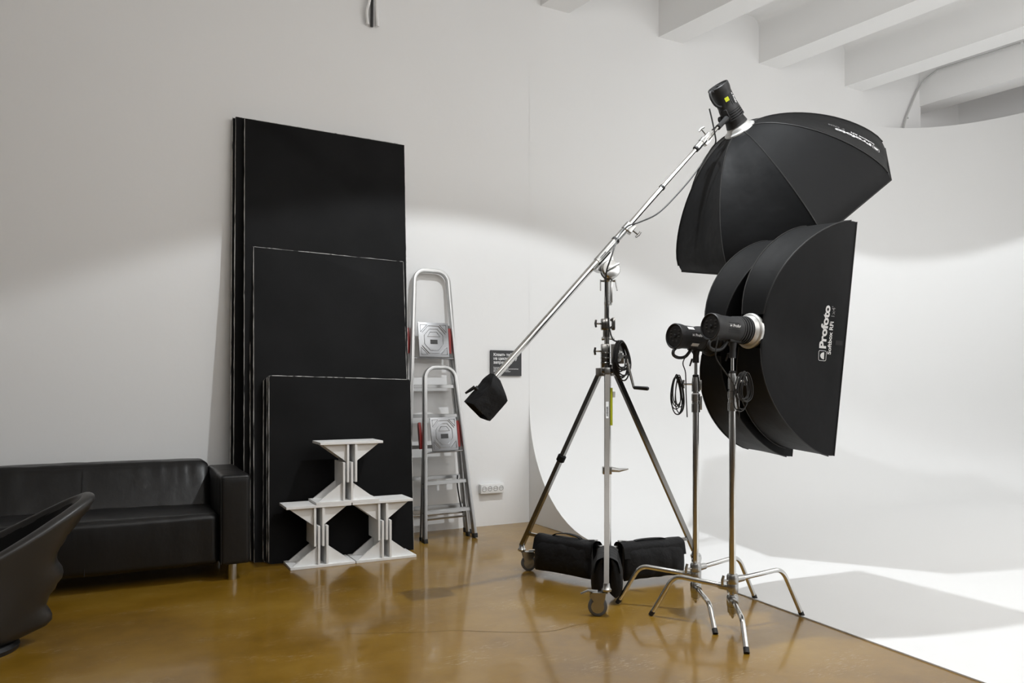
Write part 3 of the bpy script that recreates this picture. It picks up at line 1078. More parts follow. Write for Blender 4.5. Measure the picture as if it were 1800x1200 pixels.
def c_stand(label, cx, cy, legs, cable_dir, coil_seed, top=1.285, sleeve=.145):
    c = Vector((cx, cy, 0))
    t = thing('light_stand', label, 'light stand', c, 'chrome light stands with strip softboxes')
    b2 = nb_(); lathe(b2, c + Vector((0, 0, .06)), (0, 0, 1), [(0, .0165), (top - .20 - .06, .0165)], 20)
    link('column', b2, M['chrome'], t)
    # stacked collars of the risers
    zc_ = top - .205
    b2 = nb_(); lathe(b2, c + Vector((0, 0, zc_)), (0, 0, 1), [(0, .017), (0, .0225), (.045, .0225), (.047, .0205), (.060, .0205), (.062, .0225), (.098, .0225), (.098, .016)], 20)
    box(b2, c + Vector((.0, .0, zc_ + .05)) + V(.022, 0, 0), (.022, .018, .075), [V(1, 0, 0), V(0, 1, 0), (0, 0, 1)], bev=.003)
    link('riser_collar', b2, M['cast'], t)
    b2 = nb_(); lathe(b2, c + Vector((0, 0, zc_ + .10)), (0, 0, 1), [(0, .014), (0, .0185), (.004, .0185), (.004, .015), (.010, .015), (.010, .0215), (.055, .0215), (.070, .020), (.088, .018), (.088, .012)], 20)
    box(b2, c + Vector((.0, .0, zc_ + .145)) + V(.020, 0, 0), (.022, .018, .055), [V(1, 0, 0), V(0, 1, 0), (0, 0, 1)], bev=.003)
    link('riser_collar', b2, M['cast'], t)
    b2 = nb_(); lathe(b2, c + Vector((0, 0, zc_ + .186)), (0, 0, 1), [(0, .013), (.004, .0165), (.012, .0165), (.016, .012)], 16)
    link('rubber_bumper', b2, M['rubber'], t)
    b2 = nb_(); lathe(b2, c + Vector((0, 0, zc_ + .195)), (0, 0, 1), [(0, .0085), (.075, .0085)], 14)
    link('spigot', b2, M['chrome'], t)
    t_knob(t, c + Vector((0, 0, zc_ + .150)) + cable_dir * .02, cable_dir, L_=.045)
    # legs
    for k, (an, rad, zh, zk, cap) in enumerate(legs):
        d = Vector((math.cos(R(an)), math.sin(R(an)), 0))
        b2 = nb_()
        pts = [c + d * .030 + Vector((0, 0, zh))]
        pk = c + d * rad * .70 + Vector((0, 0, zk))
        ft = c + d * (rad - .004) + Vector((0, 0, .006))
        a0 = pts[0].lerp(pk, .82)
        b0 = pk.lerp(ft, .22)
        pts += [a0]
        for s in range(1, 7):
            tt = s / 7
            pts.append(a0 * (1 - tt) ** 2 + pk * 2 * tt * (1 - tt) + b0 * tt ** 2)
        pts += [b0, ft]
        tube(b2, pts, .0125, 14)
        lg = link('leg', b2, M['chrome'], t)
        b2 = nb_()
        dd = (ft - b0).normalized()
        tube(b2, [ft - dd * .022, ft + dd * .004], .0138, 12)
        for v_ in b2.verts: v_.co.z = max(v_.co.z, .0)
        sub('foot_cap', b2, M['rubber'], lg, 'black foot cap')
        # socket casting for this leg
        b2 = nb_()
        lathe(b2, c + Vector((0, 0, zh - .028)), (0, 0, 1), [(0, .018), (0, .026), (.012, .029), (.046, .029), (.056, .024), (.056, .017)], 20)
        tube(b2, [c + d * .018 + Vector((0, 0, zh)), c + d * .068 + Vector((0, 0, zh + .002))], [.020, .0165], 14)
        link('leg_hub', b2, M['cast'], t)
    b2 = nb_(); lathe(b2, c + Vector((0, 0, .045)), (0, 0, 1), [(0, .004), (.010, .008), (.022, .012), (.03, .024), (.06, .026)], 16)
    link('base_spring', b2, M['cast'], t)
    # clamp wing at the base
    t_knob(t, c + Vector((0, 0, legs[0][2] + .035)) + V(-.02, -.01, 0), V(-.9, -.3, .1), V(.2, 0, 1), .035, wing=.05)
    return t

def cable_coil(label, centre, wu, wv, n, cut, seed, tail=None, r=.0028, droop=1.0, group=None, tails2=None):
    """bundle of loops hanging from centre; wu = width vector, wv = drop vector"""
    rnd = random.Random(seed)
    t = thing('coiled_cable', label, 'cable', centre, group)
    for k in range(n):
        a = rnd.uniform(.7, 1.15); b_ = rnd.uniform(.72, 1.08)
        off = Vector((rnd.uniform(-.012, .012), rnd.uniform(-.018, .018), rnd.uniform(-.008, .008)))
        q = []
        for s in range(16):
            an = 2 * PI * s / 16
            q.append(centre + off + wu * (math.sin(an) * .5 * a * (.55 + .45 * (1 - math.cos(an)) / 2 * 1.2)) + wv * ((1 - math.cos(an)) / 2 * b_))
        b2 = nb_(); tube(b2, smooth_path(q, 2, True), r, 7, closed=True)
        link('cable_loop', b2, M['cable'], t)
    if tail:
        b2 = nb_(); tube(b2, smooth_path(tail, 6), r * 1.1, 8)
        link('cable_lead', b2, M['cable'], t)
    if tails2:
        b2 = nb_(); tube(b2, smooth_path(tails2, 6), r * 1.1, 8)
        link('cable_lead', b2, M['cable'], t)
    return t

# ------------------------------------------------------------------ the two strip-light stands
AX = V(.875, .485, -.045)
near_c = V(1.102, 3.81, 0)
far_c = V(.984, 4.083, 0)
c_stand('nearer chrome light stand with turtle base, holding the front strip softbox', near_c.x, near_c.y,
        [(124.9, .423, .200, .225, 0), (-3.6, .46, .238, .262, 0), (-124.4, .385, .135, .125, 1)], V(1, 0, 0), 1)
c_stand('farther chrome light stand with turtle base, just behind the nearer one', far_c.x, far_c.y,
        [(132.2, .427, .195, .220, 0), (3.6, .463, .232, .256, 0), (-117.0, .387, .130, .120, 1)], V(-1, 0, 0), 2, top=1.27)

def strip(label, ring_c, axis, roll, side_text, flash_group, depth=.505):
    ring_m = 'ring' if side_text else 'black'
    axis = unit(axis)
    w0 = Vector((0, 0, 1)).cross(axis).normalized()      # horizontal, across the box
    rot = Matrix.Rotation(roll, 3, axis)
    w0 = rot @ w0
    t = thing('strip_softbox', label, 'softbox', ring_c, flash_group)
    cw, chh = .142, .615
    corners = [(-cw, -chh), (cw, -chh), (cw, chh), (-cw, chh)]
    rp = [(-.08, -.085), (.06, -.085), (.06, .085), (-.08, .085)]
    panels, rod, wdir, hdir = softbox(t, ring_c, axis, w0, corners, rp, depth, .045, .045, 1.4, .50, 22, 8)
    speed_ring(t, ring_c + axis * .002, axis, .090, m=M[ring_m])
    # panels: 0 bottom, 1 side +w, 2 top, 3 side -w
    return t, panels, wdir, hdir, axis

ax = unit(AX)
rear1 = near_c + Vector((0, 0, 1.490)) - unit(V(.875, .485, 0)) * .145 + Vector((0, 0, .006))
ring1 = rear1 + ax * .262
near_box, pn, wd1, hd1, ax1 = strip('front strip softbox with large white lettering on its black side', ring1, AX, R(4.5), 1, 'black strip softboxes')
rear2 = far_c + Vector((0, 0, 1.462)) - unit(V(.875, .485, 0)) * .145 + Vector((0, 0, .006))
ring2 = rear2 + ax * .255
far_box, pf, wd2, hd2, ax2 = strip('rear strip softbox, mostly hidden behind the front one', ring2, AX, R(4.5), 0, 'black strip softboxes')

def sticker(head, c, axis, n, w, h, m_, name, lab):
    b2 = nb_(); ax_ = unit(axis); n = (Vector(n) - ax_ * ax_.dot(Vector(n))).normalized()
    box(b2, c + n * .0625, (w, h, .0012), [ax_, n.cross(ax_), n])
    link(name, b2, m_, head, lab)
flash_head('black studio flash on the nearer stand, with a silver ring at the front softbox', rear1, AX, (0, 0, 1), near_c + Vector((0, 0, 1.345)))
fh2 = flash_head('black studio flash on the farther stand, left of the other one', rear2, AX, (0, 0, 1), far_c + Vector((0, 0, 1.33)), flange='rubber')

fs = fh2[1] if fh2[1].dot(-rear2) > 0 else -fh2[1]
sticker(fh2[0], rear2 + ax * .070, ax, fs * .75 + Vector((0, 0, .75)), .042, .020, M['sticker'], 'sticker', 'white sticker')
sticker(fh2[0], rear2 + ax * .100, ax, fs * .80 - Vector((0, 0, .70)), .048, .018, M['sticker'], 'sticker', 'white sticker')
# lettering on the near side panel
camdir = (Vector((0, 0, H)) - ring1).normalized()
side_p = min((pn[1], pn[3]), key=lambda o: (sum((v_.co for v_ in o.data.vertices), Vector()) / len(o.data.vertices) + ring1 - Vector((0, 0, H))).length)
bv = world_bvh(side_p)
wout = wd1 if (ring1 + wd1 - Vector((0, 0, H))).length < (ring1 - wd1 - Vector((0, 0, H))).length else -wd1
def put_print(bm_, along, vert, m_, name, lab=None):
    """along: metres back from the front edge; vert: metres above the box centre"""
    o = ring1 + ax1 * (.505 - along) + hd1 * vert + wout * .2
    place_on(bm_, bv, o, hd1, -ax1, wout)
    link(name, bm_, m_, near_box, lab)
t2 = text2d('Profoto', .056, .0022, spacing=.98); scale_x(t2, 1.30); put_print(t2, .084, -.058, M['white_print'], 'brand_lettering', 'white lettering')
t2 = logo2d(.054, .050); put_print(t2, .102, -.094, M['white_print'], 'emblem', 'white dome emblem')
t2 = text2d('Softbox RFi', .031, .0008); scale_x(t2, 1.18); put_print(t2, .050, -.085, M['white_print'], 'type_lettering', 'white lettering')
t2 = text2d("1x4'", .031, .0002); scale_x(t2, 1.18); put_print(t2, .050, .105, M['grey_print'], 'size_lettering', 'grey lettering')
b2 = nb_(); grid(b2, lambda u, w: Vector(((u - .5) * .024, (w - .5) * .05, 0)), 2, 3); put_print(b2, .0, -.020, M['hole'], 'velcro_tab')

# ------------------------------------------------------------------ octagonal softbox
o_c = V(1.7925, 5.129, 2.403)
o_ring = V(1.4704, 4.925, 2.859)
o_axis = (o_c - o_ring).normalized()
oct_ = [V(*p) for p in ((2.42, 4.97, 2.78), (2.24, 4.53, 2.45), (1.8, 4.44, 2.1), (1.35, 4.76, 1.92), (1.16, 5.29, 2.03), (1.34, 5.73, 2.35), (1.79, 5.81, 2.71), (2.23, 5.5, 2.88))]
octa = thing('octagonal_softbox', 'large black octagonal softbox hung at the upper end of the boom', 'softbox', o_ring)
ow = (oct_[0] - o_c).normalized()
oh = ow.cross(o_axis).normalized()
if (oct_[2] - o_c).dot(oh) < 0: oh_s = -1
else: oh_s = 1
RO = .75
# build with explicit directions
def octa_build():
    ax_ = o_axis; dep = .575; lip = .05
    def rod(i, t):
        f = bulge(t, 1.38, .66)
        an = -i * PI / 4 * 1.0
        d = ow * math.cos(i * PI / 4) + oh * oh_s * math.sin(i * PI / 4)
        return o_ring + d * (.095 + (RO - .095) * f) + ax_ * dep * t
    panels = []
    for i in range(8):
        def f_(u, w, i=i):
            if u > .94:
                tt, ext = 1.0, (u - .94) / .06 * lip
            else:
                tt, ext = (u / .94) ** 1.6, 0
            A, B = rod(i, tt), rod((i + 1) % 8, tt)
            q = A.lerp(B, w)
            mid = o_ring + ax_ * dep * tt
            inw = (mid - q).normalized()
            s_ = .05 * 4 * w * (1 - w) * math.sin(PI * min(1, tt ** .5)) * (A - B).length
            s_ += .010 * noise.noise(q * 3.2 + Vector((3, 1, 5))) * min(1, 5 * w * (1 - w))
            return q + inw * s_ + ax_ * ext
        b2 = nb_(); grid(b2, f_, 24, 10)
        panels.append(link('fabric_panel', b2, M['fabric'], octa, sharp=60))
    for i in range(8):
        b2 = nb_(); tube(b2, [rod(i, (k / 18) ** 1.6) + (rod(i, (k / 18) ** 1.6) - o_ring - ax_ * dep * (k / 18) ** 1.6).normalized() * .002 for k in range(19)], .004, 6)
        link('seam', b2, M['piping'], octa)
    b2 = nb_(); tube(b2, [rod(i, 1) + ax_ * lip for i in range(8)], .005, 6, closed=True)
    link('front_hem', b2, M['piping'], octa)
    b2 = nb_(); b2.faces.new([b2.verts.new(o_ring + (rod(i, 1) - o_ring) * .97 + ax_ * .03) for i in range(8)])
    link('diffuser', b2, M['diffuser'], octa, 'white diffusion cloth')
    return panels, rod
op, orod = octa_build()
speed_ring(octa, o_ring, o_axis, .10)
# lettering on the panel between the first two corners, running from the front edge to the ring
pm = orod(0, 1).lerp(orod(1, 1), .5)
pq = orod(0, .45).lerp(orod(1, .45), .5)
back = (pq - pm).normalized()
acr = (orod(1, 1) - orod(0, 1)).normalized()
nout = back.cross(acr)
if nout.dot(Vector((0, 0, H)) - pm) < 0: nout = -nout
bv2 = world_bvh(op[0])
def put_octa(bm_, along, across, m_, name, lab=None):
    place_on(bm_, bv2, pm + back * along + acr * across, back, acr, nout, .002)
    link(name, bm_, m_, octa, lab)
t2 = logo2d(.052, .058); put_octa(t2, .075, .0, M['white_print'], 'emblem', 'white dome emblem')
t2 = text2d('Profoto', .060, .0022); scale_x(t2, 1.30); put_octa(t2, .108, -.028, M['white_print'], 'brand_lettering', 'white lettering')
t2 = text2d('Softbox RFi', .030, .0007); scale_x(t2, 1.18); put_octa(t2, .085, -.070, M['white_print'], 'type_lettering', 'white lettering')
t2 = text2d("5' Octa", .036, .0002); put_octa(t2, .290, -.070, M['grey_print'], 'size_lettering', 'grey lettering')

rear3 = o_ring - o_axis * .31
bt = P(1262, 224, 4.80)           # spigot end where the flash sits
up3 = (rear3 + o_axis * .17 - bt)
fh3 = flash_head('black studio flash tilted high at the upper end of the boom', rear3, o_axis, up3, bt, length=.30, knob_side=1)

fs = fh3[1] if fh3[1].dot(-rear3) > 0 else -fh3[1]
sticker(fh3[0], rear3 + o_axis * .085, o_axis, fs * .75 - fh3[2] * .65, .026, .026, M['yellow'], 'sticker', 'yellow sticker')
# ================================================================== WIND-UP BOOM STAND
bc = V(.574, 4.578, 0)
bs = thing('wind_up_stand', 'tall chrome wind-up stand on braked castors carrying the boom', 'light stand', bc)
def Q(z, dx=0.0, dz=0.0):
    return bc + V(dx, dz, z)
b2 = nb_(); lathe(b2, Q(.17), (0, 0, 1), [(0, .021), (1.13, .021)], 22)
link('column', b2, M['chrome'], bs)
leg_dirs = [(-125.2, .588), (114.2, .650), (-6.0, .62)]
for k, (an, rad) in enumerate(leg_dirs):
    d = Vector((math.cos(R(an)), math.sin(R(an)), 0))
    sd = Vector((-d.y, d.x, 0))
    top_ = bc + d * .055 + Vector((0, 0, 1.285))
    bot_ = bc + d * rad + Vector((0, 0, .165))
    b2 = nb_(); tube(b2, [top_, bot_], .0135, square=True, up=sd)
    lg = link('leg', b2, M['dark_chrome'], bs)
    # bright strip of the profile
    b2 = nb_()
    for s in (-1, 1):
        tube(b2, [top_ + sd * s * .0085 + d * .0125, bot_ + sd * s * .0085 + d * .0125], .0022, 6)
    sub('profile_rib', b2, M['chrome'], lg)
    # hinge at the collar
    b2 = nb_(); box(b2, bc + d * .045 + Vector((0, 0, 1.29)), (.06, .034, .05), [d, sd, (0, 0, 1)], bev=.004)
    link('leg_hinge', b2, M['cast'], bs)
    # brace from the lower hub
    fz = .25
    tt = (1.285 - fz) / (1.285 - .165)
    onleg = top_.lerp(bot_, tt)
    b2 = nb_(); tube(b2, [bc + d * .03 + Vector((0, 0, .222)), onleg], .0095, square=True, up=sd)
    link('brace', b2, M['dark_chrome'], bs)
    b2 = nb_(); box(b2, bc + d * .045 + Vector((0, 0, .225)), (.045, .028, .034), [d, sd, (0, 0, 1)], bev=.004)
    lathe(b2, bc + d * .055 + Vector((0, 0, .222)) - sd * .024, sd, [(0, .007), (.048, .007)], 10)
    link('brace_joint', b2, M['cast'], bs)
    # castor
    if k == 0:
        wc = V(.444, 3.97, 0) 
    elif k == 1:
        wc = V(.112, 4.994, 0)
    else:
        wc = bot_ - d * .03 + sd * .03; wc.z = 0
    stem = bot_ + Vector((0, 0, -.02))
    hd = (V(-1, .12, 0), V(1, .15, 0), V(.5, .9, 0))[k]
    if hd.length < .02: hd = -d * .04
    hd = hd.normalized() * .046
    wr_ = .0505
    wcen = Vector((stem.x, stem.y, wr_)) + hd
    f_ = hd.normalized(); ws = Vector((-f_.y, f_.x, 0))
    cr = nb_()
    lathe(cr, (stem.x, stem.y, .128), (0, 0, 1), [(0, .018), (.004, .026), (.014, .027), (.022, .020), (.045, .016)], 18)
    for s in (-1, 1):
        prism(cr, [(-.024, .065), (.05, .060), (.062, .045), (.02, -.012), (-.006, -.012), (-.018, .03)], wcen + ws * s * .020 + Vector((0, 0, .012)) - f_ * .02, f_, (0, 0, 1), .0035)
    box(cr, wcen + Vector((0, 0, .073)) - f_ * .012, (.08, .044, .006), [f_, ws, (0, 0, 1)], bev=.002)
    cs = link('castor_fork', cr, M['cast'], bs)
    cr = nb_(); tube(cr, [wcen + Vector((0, 0, .075)), wcen + f_ * .05 + Vector((0, 0, .078)), wcen + f_ * .088 + Vector((0, 0, .062))], [.010, .009, .006], 8)
    sub('brake_pedal', cr, M['cast'], cs)
    cr = nb_(); lathe(cr, wcen - ws * .014, ws, [(0, .030), (.0, .045), (.004, .0505), (.024, .0505), (.028, .045), (.028, .030)], 28)
    sub('wheel', cr, M['grey_wheel'], cs, 'grey rubber wheel')
    cr = nb_(); lathe(cr, wcen - ws * .0155, ws, [(0, .010), (0, .034), (.031, .034), (.031, .010)], 24)
    sub('wheel_hub', cr, M['cast'], cs)
    if k == 1:
        q_ = top_.lerp(bot_, .475)
        dd = (bot_ - top_).normalized()
        cr = nb_(); lathe(cr, q_ - dd * .022, dd, [(0, .022), (.004, .027), (.04, .027), (.044, .022)], 14)
        link('velcro_wrap', cr, M['bag'], bs, 'black wrap around one leg')
# lower hub
b2 = nb_(); lathe(b2, Q(.195), (0, 0, 1), [(0, .022), (0, .034), (.05, .034), (.05, .022)], 22)
link('lower_hub', b2, M['cast'], bs)
# mid clamp with pointed lever
b2 = nb_(); box(b2, Q(.70, -.004), (.055, .05, .045), [V(1, 0, 0), V(0, 1, 0), (0, 0, 1)], bev=.005)
link('column_clamp', b2, M['cast'], bs)
b2 = nb_(); tube(b2, [Q(.706, .02), Q(.700, .07), Q(.708, .125)], [.016, .012, .004], 8)
link('clamp_lever', b2, M['cast'], bs)
# top collar and winch housing
AXS = [V(1, 0, 0), V(0, 1, 0), Vector((0, 0, 1))]
b2 = nb_(); box(b2, Q(1.30), (.082, .075, .035), AXS, bev=.006)
lathe(b2, Q(1.275), (0, 0, 1), [(0, .02), (0, .034), (.06, .034), (.06, .02)], 20)
link('leg_collar', b2, M['dark_chrome'], bs)
b2 = nb_(); box(b2, Q(1.385, -.014), (.052, .052, .145), AXS, bev=.004)
for k in range(3):
    box(b2, Q(1.345 + k * .03, -.0145, -.001), (.055, .054, .006), AXS, bev=.001, seg=1)
link('winch_housing', b2, M['dark_chrome'], bs)
b2 = nb_(); box(b2, Q(1.40, .062, .02), (.09, .004, .12), [V(.8, -.6, 0), V(.6, .8, 0), (0, 0, 1)], bev=.002)
lathe(b2, Q(1.385, .055, -.01), V(.6, -.8, 0), [(0, .034), (.014, .034), (.016, .020), (.03, .018)], 20)
link('winch_drum', b2, M['cast'], bs)
t_knob(bs, Q(1.415, -.04), V(-1, -.15, 0), V(.25, 0, 1), .035, 'dark_chrome')
# crank
b2 = nb_(); ca = P(1101, 628, 4.44); cb = P(1114, 681, 4.40)
tube(b2, [ca, ca.lerp(cb, .35) + V(0, 0, -.004), cb], [.009, .0085, .007], 10, up=V(1, 0, 0))
lathe(b2, ca - V(.01, .03, 0), V(-.2, .8, 0) * -1, [(0, .012), (.02, .012)], 12)
ck = link('crank_arm', b2, M['dark_chrome'], bs)
b2 = nb_(); he = P(1143, 683, 4.33); lathe(b2, cb, he - cb, [(0, .008), (.004, .010), (.09, .012), (.096, .009)], 14)
sub('crank_grip', b2, M['black'], ck, 'black crank grip')
# inner tubes and clamps
b2 = nb_(); lathe(b2, Q(1.28, -.004), (0, 0, 1), [(0, .0165), (.46, .0165)], 20)
link('riser', b2, M['chrome'], bs)
b2 = nb_(); box(b2, Q(1.575, -.016), (.050, .05, .07), AXS, bev=.008)
lathe(b2, Q(1.50, -.006), (0, 0, 1), [(0, .016), (0, .022), (.05, .022), (.05, .016)], 18)
box(b2, Q(1.578, .034), (.022, .04, .078), AXS, bev=.009)
lathe(b2, Q(1.60, .02, -.024), V(0, -1, 0), [(0, .009), (.008, .009)], 10)
lathe(b2, Q(1.555, .02, -.024), V(0, -1, 0), [(0, .009), (.008, .009)], 10)
link('riser_clamp', b2, M['dark_chrome'], bs)
t_knob(bs, Q(1.58, -.04), V(-1, -.15, 0), V(-.1, 0, 1), .03, 'dark_chrome')
b2 = nb_(); lathe(b2, Q(1.49, .0), V(1, 0, 0), [(-.036, .010), (-.024, .012), (-.022, .007), (.026, .007), (.028, .012), (.040, .010)], 12)
link('clamp_bolt', b2, M['cast'], bs)
b2 = nb_(); lathe(b2, Q(1.69, .003), (0, 0, 1), [(0, .020), (.004, .024), (.02, .024), (.022, .022), (.14, .022), (.145, .026), (.165, .026), (.17, .020)], 20)
box(b2, Q(1.77, .022), (.012, .03, .13), AXS, bev=.003)
link('receiver', b2, M['cast'], bs)
for s in (-1, 1):
    b2 = nb_()
    q_ = Q(1.835, s * .022)
    tube(b2, [q_, q_ + V(s * .022, -.01, .0)], .006, 8)
    tube(b2, [q_ + V(s * .022, -.01, .008), q_ + V(s * (.022 if s < 0 else .034), -.012, -.06)], .0038, 8)
    link('locking_pin', b2, M['cast'], bs)
b2 = nb_(); lathe(b2, Q(1.855), (0, 0, 1), [(0, .010), (.03, .010)], 12)
link('spigot', b2, M['chrome'], bs)
# yellow strap and white tag on the column, stickers
b2 = nb_(); lathe(b2, Q(.97, .020, -.006), (0, 0, 1), [(0, .0075), (0, .010), (.225, .010), (.225, .0075)], 10)
link('yellow_sleeve', b2, M['yellow'], bs, 'yellow-green sleeve on the column')
b2 = nb_(); box(b2, Q(1.155, .034, -.008), (.022, .002, .036), AXS)
link('paper_tag', b2, M['sticker'], bs, 'white paper tag')
d0 = Vector((math.cos(R(-125.2)), math.sin(R(-125.2)), 0))
tp = bc + d0 * .055 + Vector((0, 0, 1.285)); bp = bc + d0 * .588 + Vector((0, 0, .165))
ld = (tp - bp).normalized(); sx_ = Vector((-d0.y, d0.x, 0)); 
if sx_.dot(V(1, 0, 0)) < 0: sx_ = -sx_
nrm = sx_.cross(ld)
if nrm.dot(-V(0, 1, 0)) < 0: nrm = -nrm
qc = bp.lerp(tp, .80)
b2 = nb_(); box(b2, qc + nrm * .0148, (.016, .105, .0012), [sx_, ld, nrm])
st = link('sticker', b2, M['sticker'], bs, 'white maker sticker')
t2 = text2d('AVENGER', .014, .0005)
place(t2, qc + nrm * .0160 - ld * .040 + sx_ * .005, ld, -sx_)
sub('lettering', t2, M['label_dark'], st)

# ------------------------------------------------------------------ boom
B0 = P(1062, 445, 4.57)
BT = P(1240, 243, 4.82)
bd = (BT - B0).normalized()
BL = B0 - bd * 1.055
bo = thing('boom_arm', 'long chrome telescopic boom pole slanting across the wind-up stand', 'boom', B0)
Lt = (BT - B0).length
up_b = (Vector((0, 0, 1)) - bd * bd.z).normalized()
fb = V(0, -1, 0); fb = (fb - bd * bd.dot(fb)).normalized()      # towards the viewer
b2 = nb_(); tube(b2, [BL, B0 + bd * .17], .0190, 22)
link('outer_tube', b2, M['chrome'], bo)
b2 = nb_()
for an in (30, 150, 270):
    d_ = up_b * math.sin(R(an)) + fb * math.cos(R(an))
    tube(b2, [BL + d_ * .0188, B0 + d_ * .0188 - bd * .05], .0018, 6)
link('tube_rib', b2, M['dark_chrome'], bo)
b2 = nb_(); tube(b2, [B0 + bd * .16, B0 + bd * .60], .0155, 20)
link('middle_tube', b2, M['chrome'], bo)
b2 = nb_(); tube(b2, [B0 + bd * .58, BT - bd * .03], .0125, 18)
link('inner_tube', b2, M['chrome'], bo)
for s0, s1, r_ in ((-.075, .11, .0225), (.105, .20, .0215), (.20, .255, .0245)):
    b2 = nb_(); lathe(b2, B0 + bd * s0, bd, [(0, r_ - .003), (.003, r_), (s1 - s0 - .003, r_), (s1 - s0, r_ - .003)], 22)
    link('clamp_sleeve', b2, M['cast'], bo)
for s0, r_ in ((.105, .025), (.58, .019)):
    b2 = nb_(); lathe(b2, B0 + bd * s0, bd, [(0, r_ - .004), (0, r_), (.014, r_), (.014, r_ - .004)], 20)
    link('rubber_band', b2, M['rubber'], bo, 'black rubber band')
# clamp with knob half way up the pole
kd = (V(.75, -.1, -.6)); kd = (kd - bd * bd.dot(kd)).normalized()
kc = B0 + bd * .235
b2 = nb_(); box(b2, kc + kd * .028, (.06, .03, .045), [bd, kd, bd.cross(kd)], bev=.006)
link('clamp_block', b2, M['cast'], bo)
t_knob(bo, kc + kd * .04, kd, bd, .04, 'dark_chrome')
# upper end: clamp, tee handle and spigot
b2 = nb_(); lathe(b2, BT - bd * .10, bd, [(0, .014), (.003, .021), (.085, .021), (.09, .017), (.14, .017), (.145, .012)], 20)
lathe(b2, BT - bd * .045 - up_b * -.0, bd, [(0, .02), (0, .024), (.03, .024), (.03, .02)], 20)
link('end_clamp', b2, M['cast'], bo)
b2 = nb_(); lathe(b2, BT - bd * .108, bd, [(0, .014), (0, .0205), (.012, .0205), (.012, .014)], 18)
link('rubber_band', b2, M['rubber'], bo, 'black rubber band')
t_knob(bo, BT + bd * .02 + up_b * .012, V(-.62, 0, .75), V(.75, 0, .62), .045)
b2 = nb_(); tube(b2, [BT - bd * .02 - up_b * .02, bt], .0090, 14)
link('end_spigot', b2, M['chrome'], bo)
b2 = nb_(); box(b2, BT - bd * .0 - up_b * .022, (.075, .03, .03), [bd, up_b, bd.cross(up_b)], bev=.006)
link('spigot_block', b2, M['cast'], bo)
# pivot head under the pole
pc = P(1074, 473, 4.52)
b2 = nb_(); lathe(b2, pc - fb * .030, fb, [(0, .030), (.003, .052), (.020, .056), (.034, .056), (.044, .050), (.050, .030), (.052, .010)], 28)
link('pivot_disc', b2, M['cast'], bo)
b2 = nb_(); lathe(b2, pc - fb * .034, fb * -1, [(0, .050), (.015, .052), (.022, .045)], 28)
link('pivot_disc', b2, M['dark_chrome'], bo)
b2 = nb_(); sdl = B0 - up_b * .022 - bd * .045
prism(b2, [(-.075, .0), (.075, .0), (.055, -.035), (.02, -.075), (-.03, -.075), (-.065, -.03)], sdl, bd, up_b, .05)
link('pivot_cradle', b2, M['cast'], bo)
t_knob(bo, pc + fb * .018, fb, V(.85, 0, .5), .022, 'cast', wing=.085)
b2 = nb_(); lathe(b2, Q(1.86), (0, 0, 1), [(0, .012), (.0, .022), (.02, .026), (.03, .02)], 16)
link('pivot_socket', b2, M['cast'], bo)
# maker label on the pole
qn = (fb * .95 + up_b * -.1).normalized()
lab_c = B0 - bd * .015
b2 = nb_(); box(b2, lab_c + qn * .0232, (.085, .013, .001), [bd, qn.cross(bd), qn])
st = link('sticker', b2, M['sticker'], bo, 'white maker sticker')
t2 = text2d('AVENGER', .0125, .0004)
uy_ = qn.cross(bd)
place(t2, lab_c + qn * .0242 - bd * .036 - uy_ * .0045, bd, uy_)
sub('lettering', t2, M['label_dark'], st)

# counterweight cover at the lower end
ea = V(.47, .32, -.82); ea = (ea - bd * bd.dot(ea)).normalized()
eb = bd.cross(ea).normalized()
if eb.dot(V(-1, .5, 0)) < 0: eb = -eb
wb_c = BL - bd * .085 + ea * .055 
cb_ = thing('counterweight_bag', 'black cloth counterweight cover at the lower end of the boom', 'counterweight', wb_c)
def wbag(u, v_):
    # u along the axis, v around (square-ish section), open at the lower end
    s = -.09 + .215 * u
    an = 2 * PI * v_ + PI / 4
    ca, sa = math.cos(an), math.sin(an)
    k = 1 / max(abs(ca), abs(sa)) ** .90
    w = .073 * (1.0 if u < .72 else 1.0 - .62 * ((u - .72) / .28) ** 1.2)
    w *= 1 + .03 * noise.noise(Vector((u * 4, ca * 2, sa * 2)))
    sh = ea * -.055 * max(0, (u - .70) / .30)
    return wb_c + bd * s + (ea * ca + eb * sa) * w * k + sh
b2 = nb_()
g = grid(b2, lambda u, v_: wbag(v_, u), 40, 14, True)
link('cover', b2, M['bag'], cb_, sharp=50)
b2 = nb_()
g = grid(b2, lambda u, v_: wbag(v_ * .6, u) * .94 + (wb_c + bd * (-.09 + .215 * v_ * .6)) * .06, 40, 6, True)
b2.faces.new([r_[-1] for r_ in g])
link('cover_lining', b2, M['rubber'], cb_, sharp=50)
b2 = nb_(); lathe(b2, wb_c - bd * .075, bd, [(0, .012), (0, .045), (.11, .045), (.11, .012)], 24)
link('weight_disc', b2, M['dark_chrome'], cb_)
b2 = nb_(); k0 = P(846, 693, 4.33); k1 = P(835, 680, 4.33)
tube(b2, [k0 + V(.03, .0, -.03), k0, k1], [.011, .012, .014], 10)
tube(b2, [k1, k1.lerp(P(818, 691, 4.33), .5), P(818, 691, 4.33)], [.011, .009, .006], 8)
link('locking_lever', b2, M['black'], cb_)

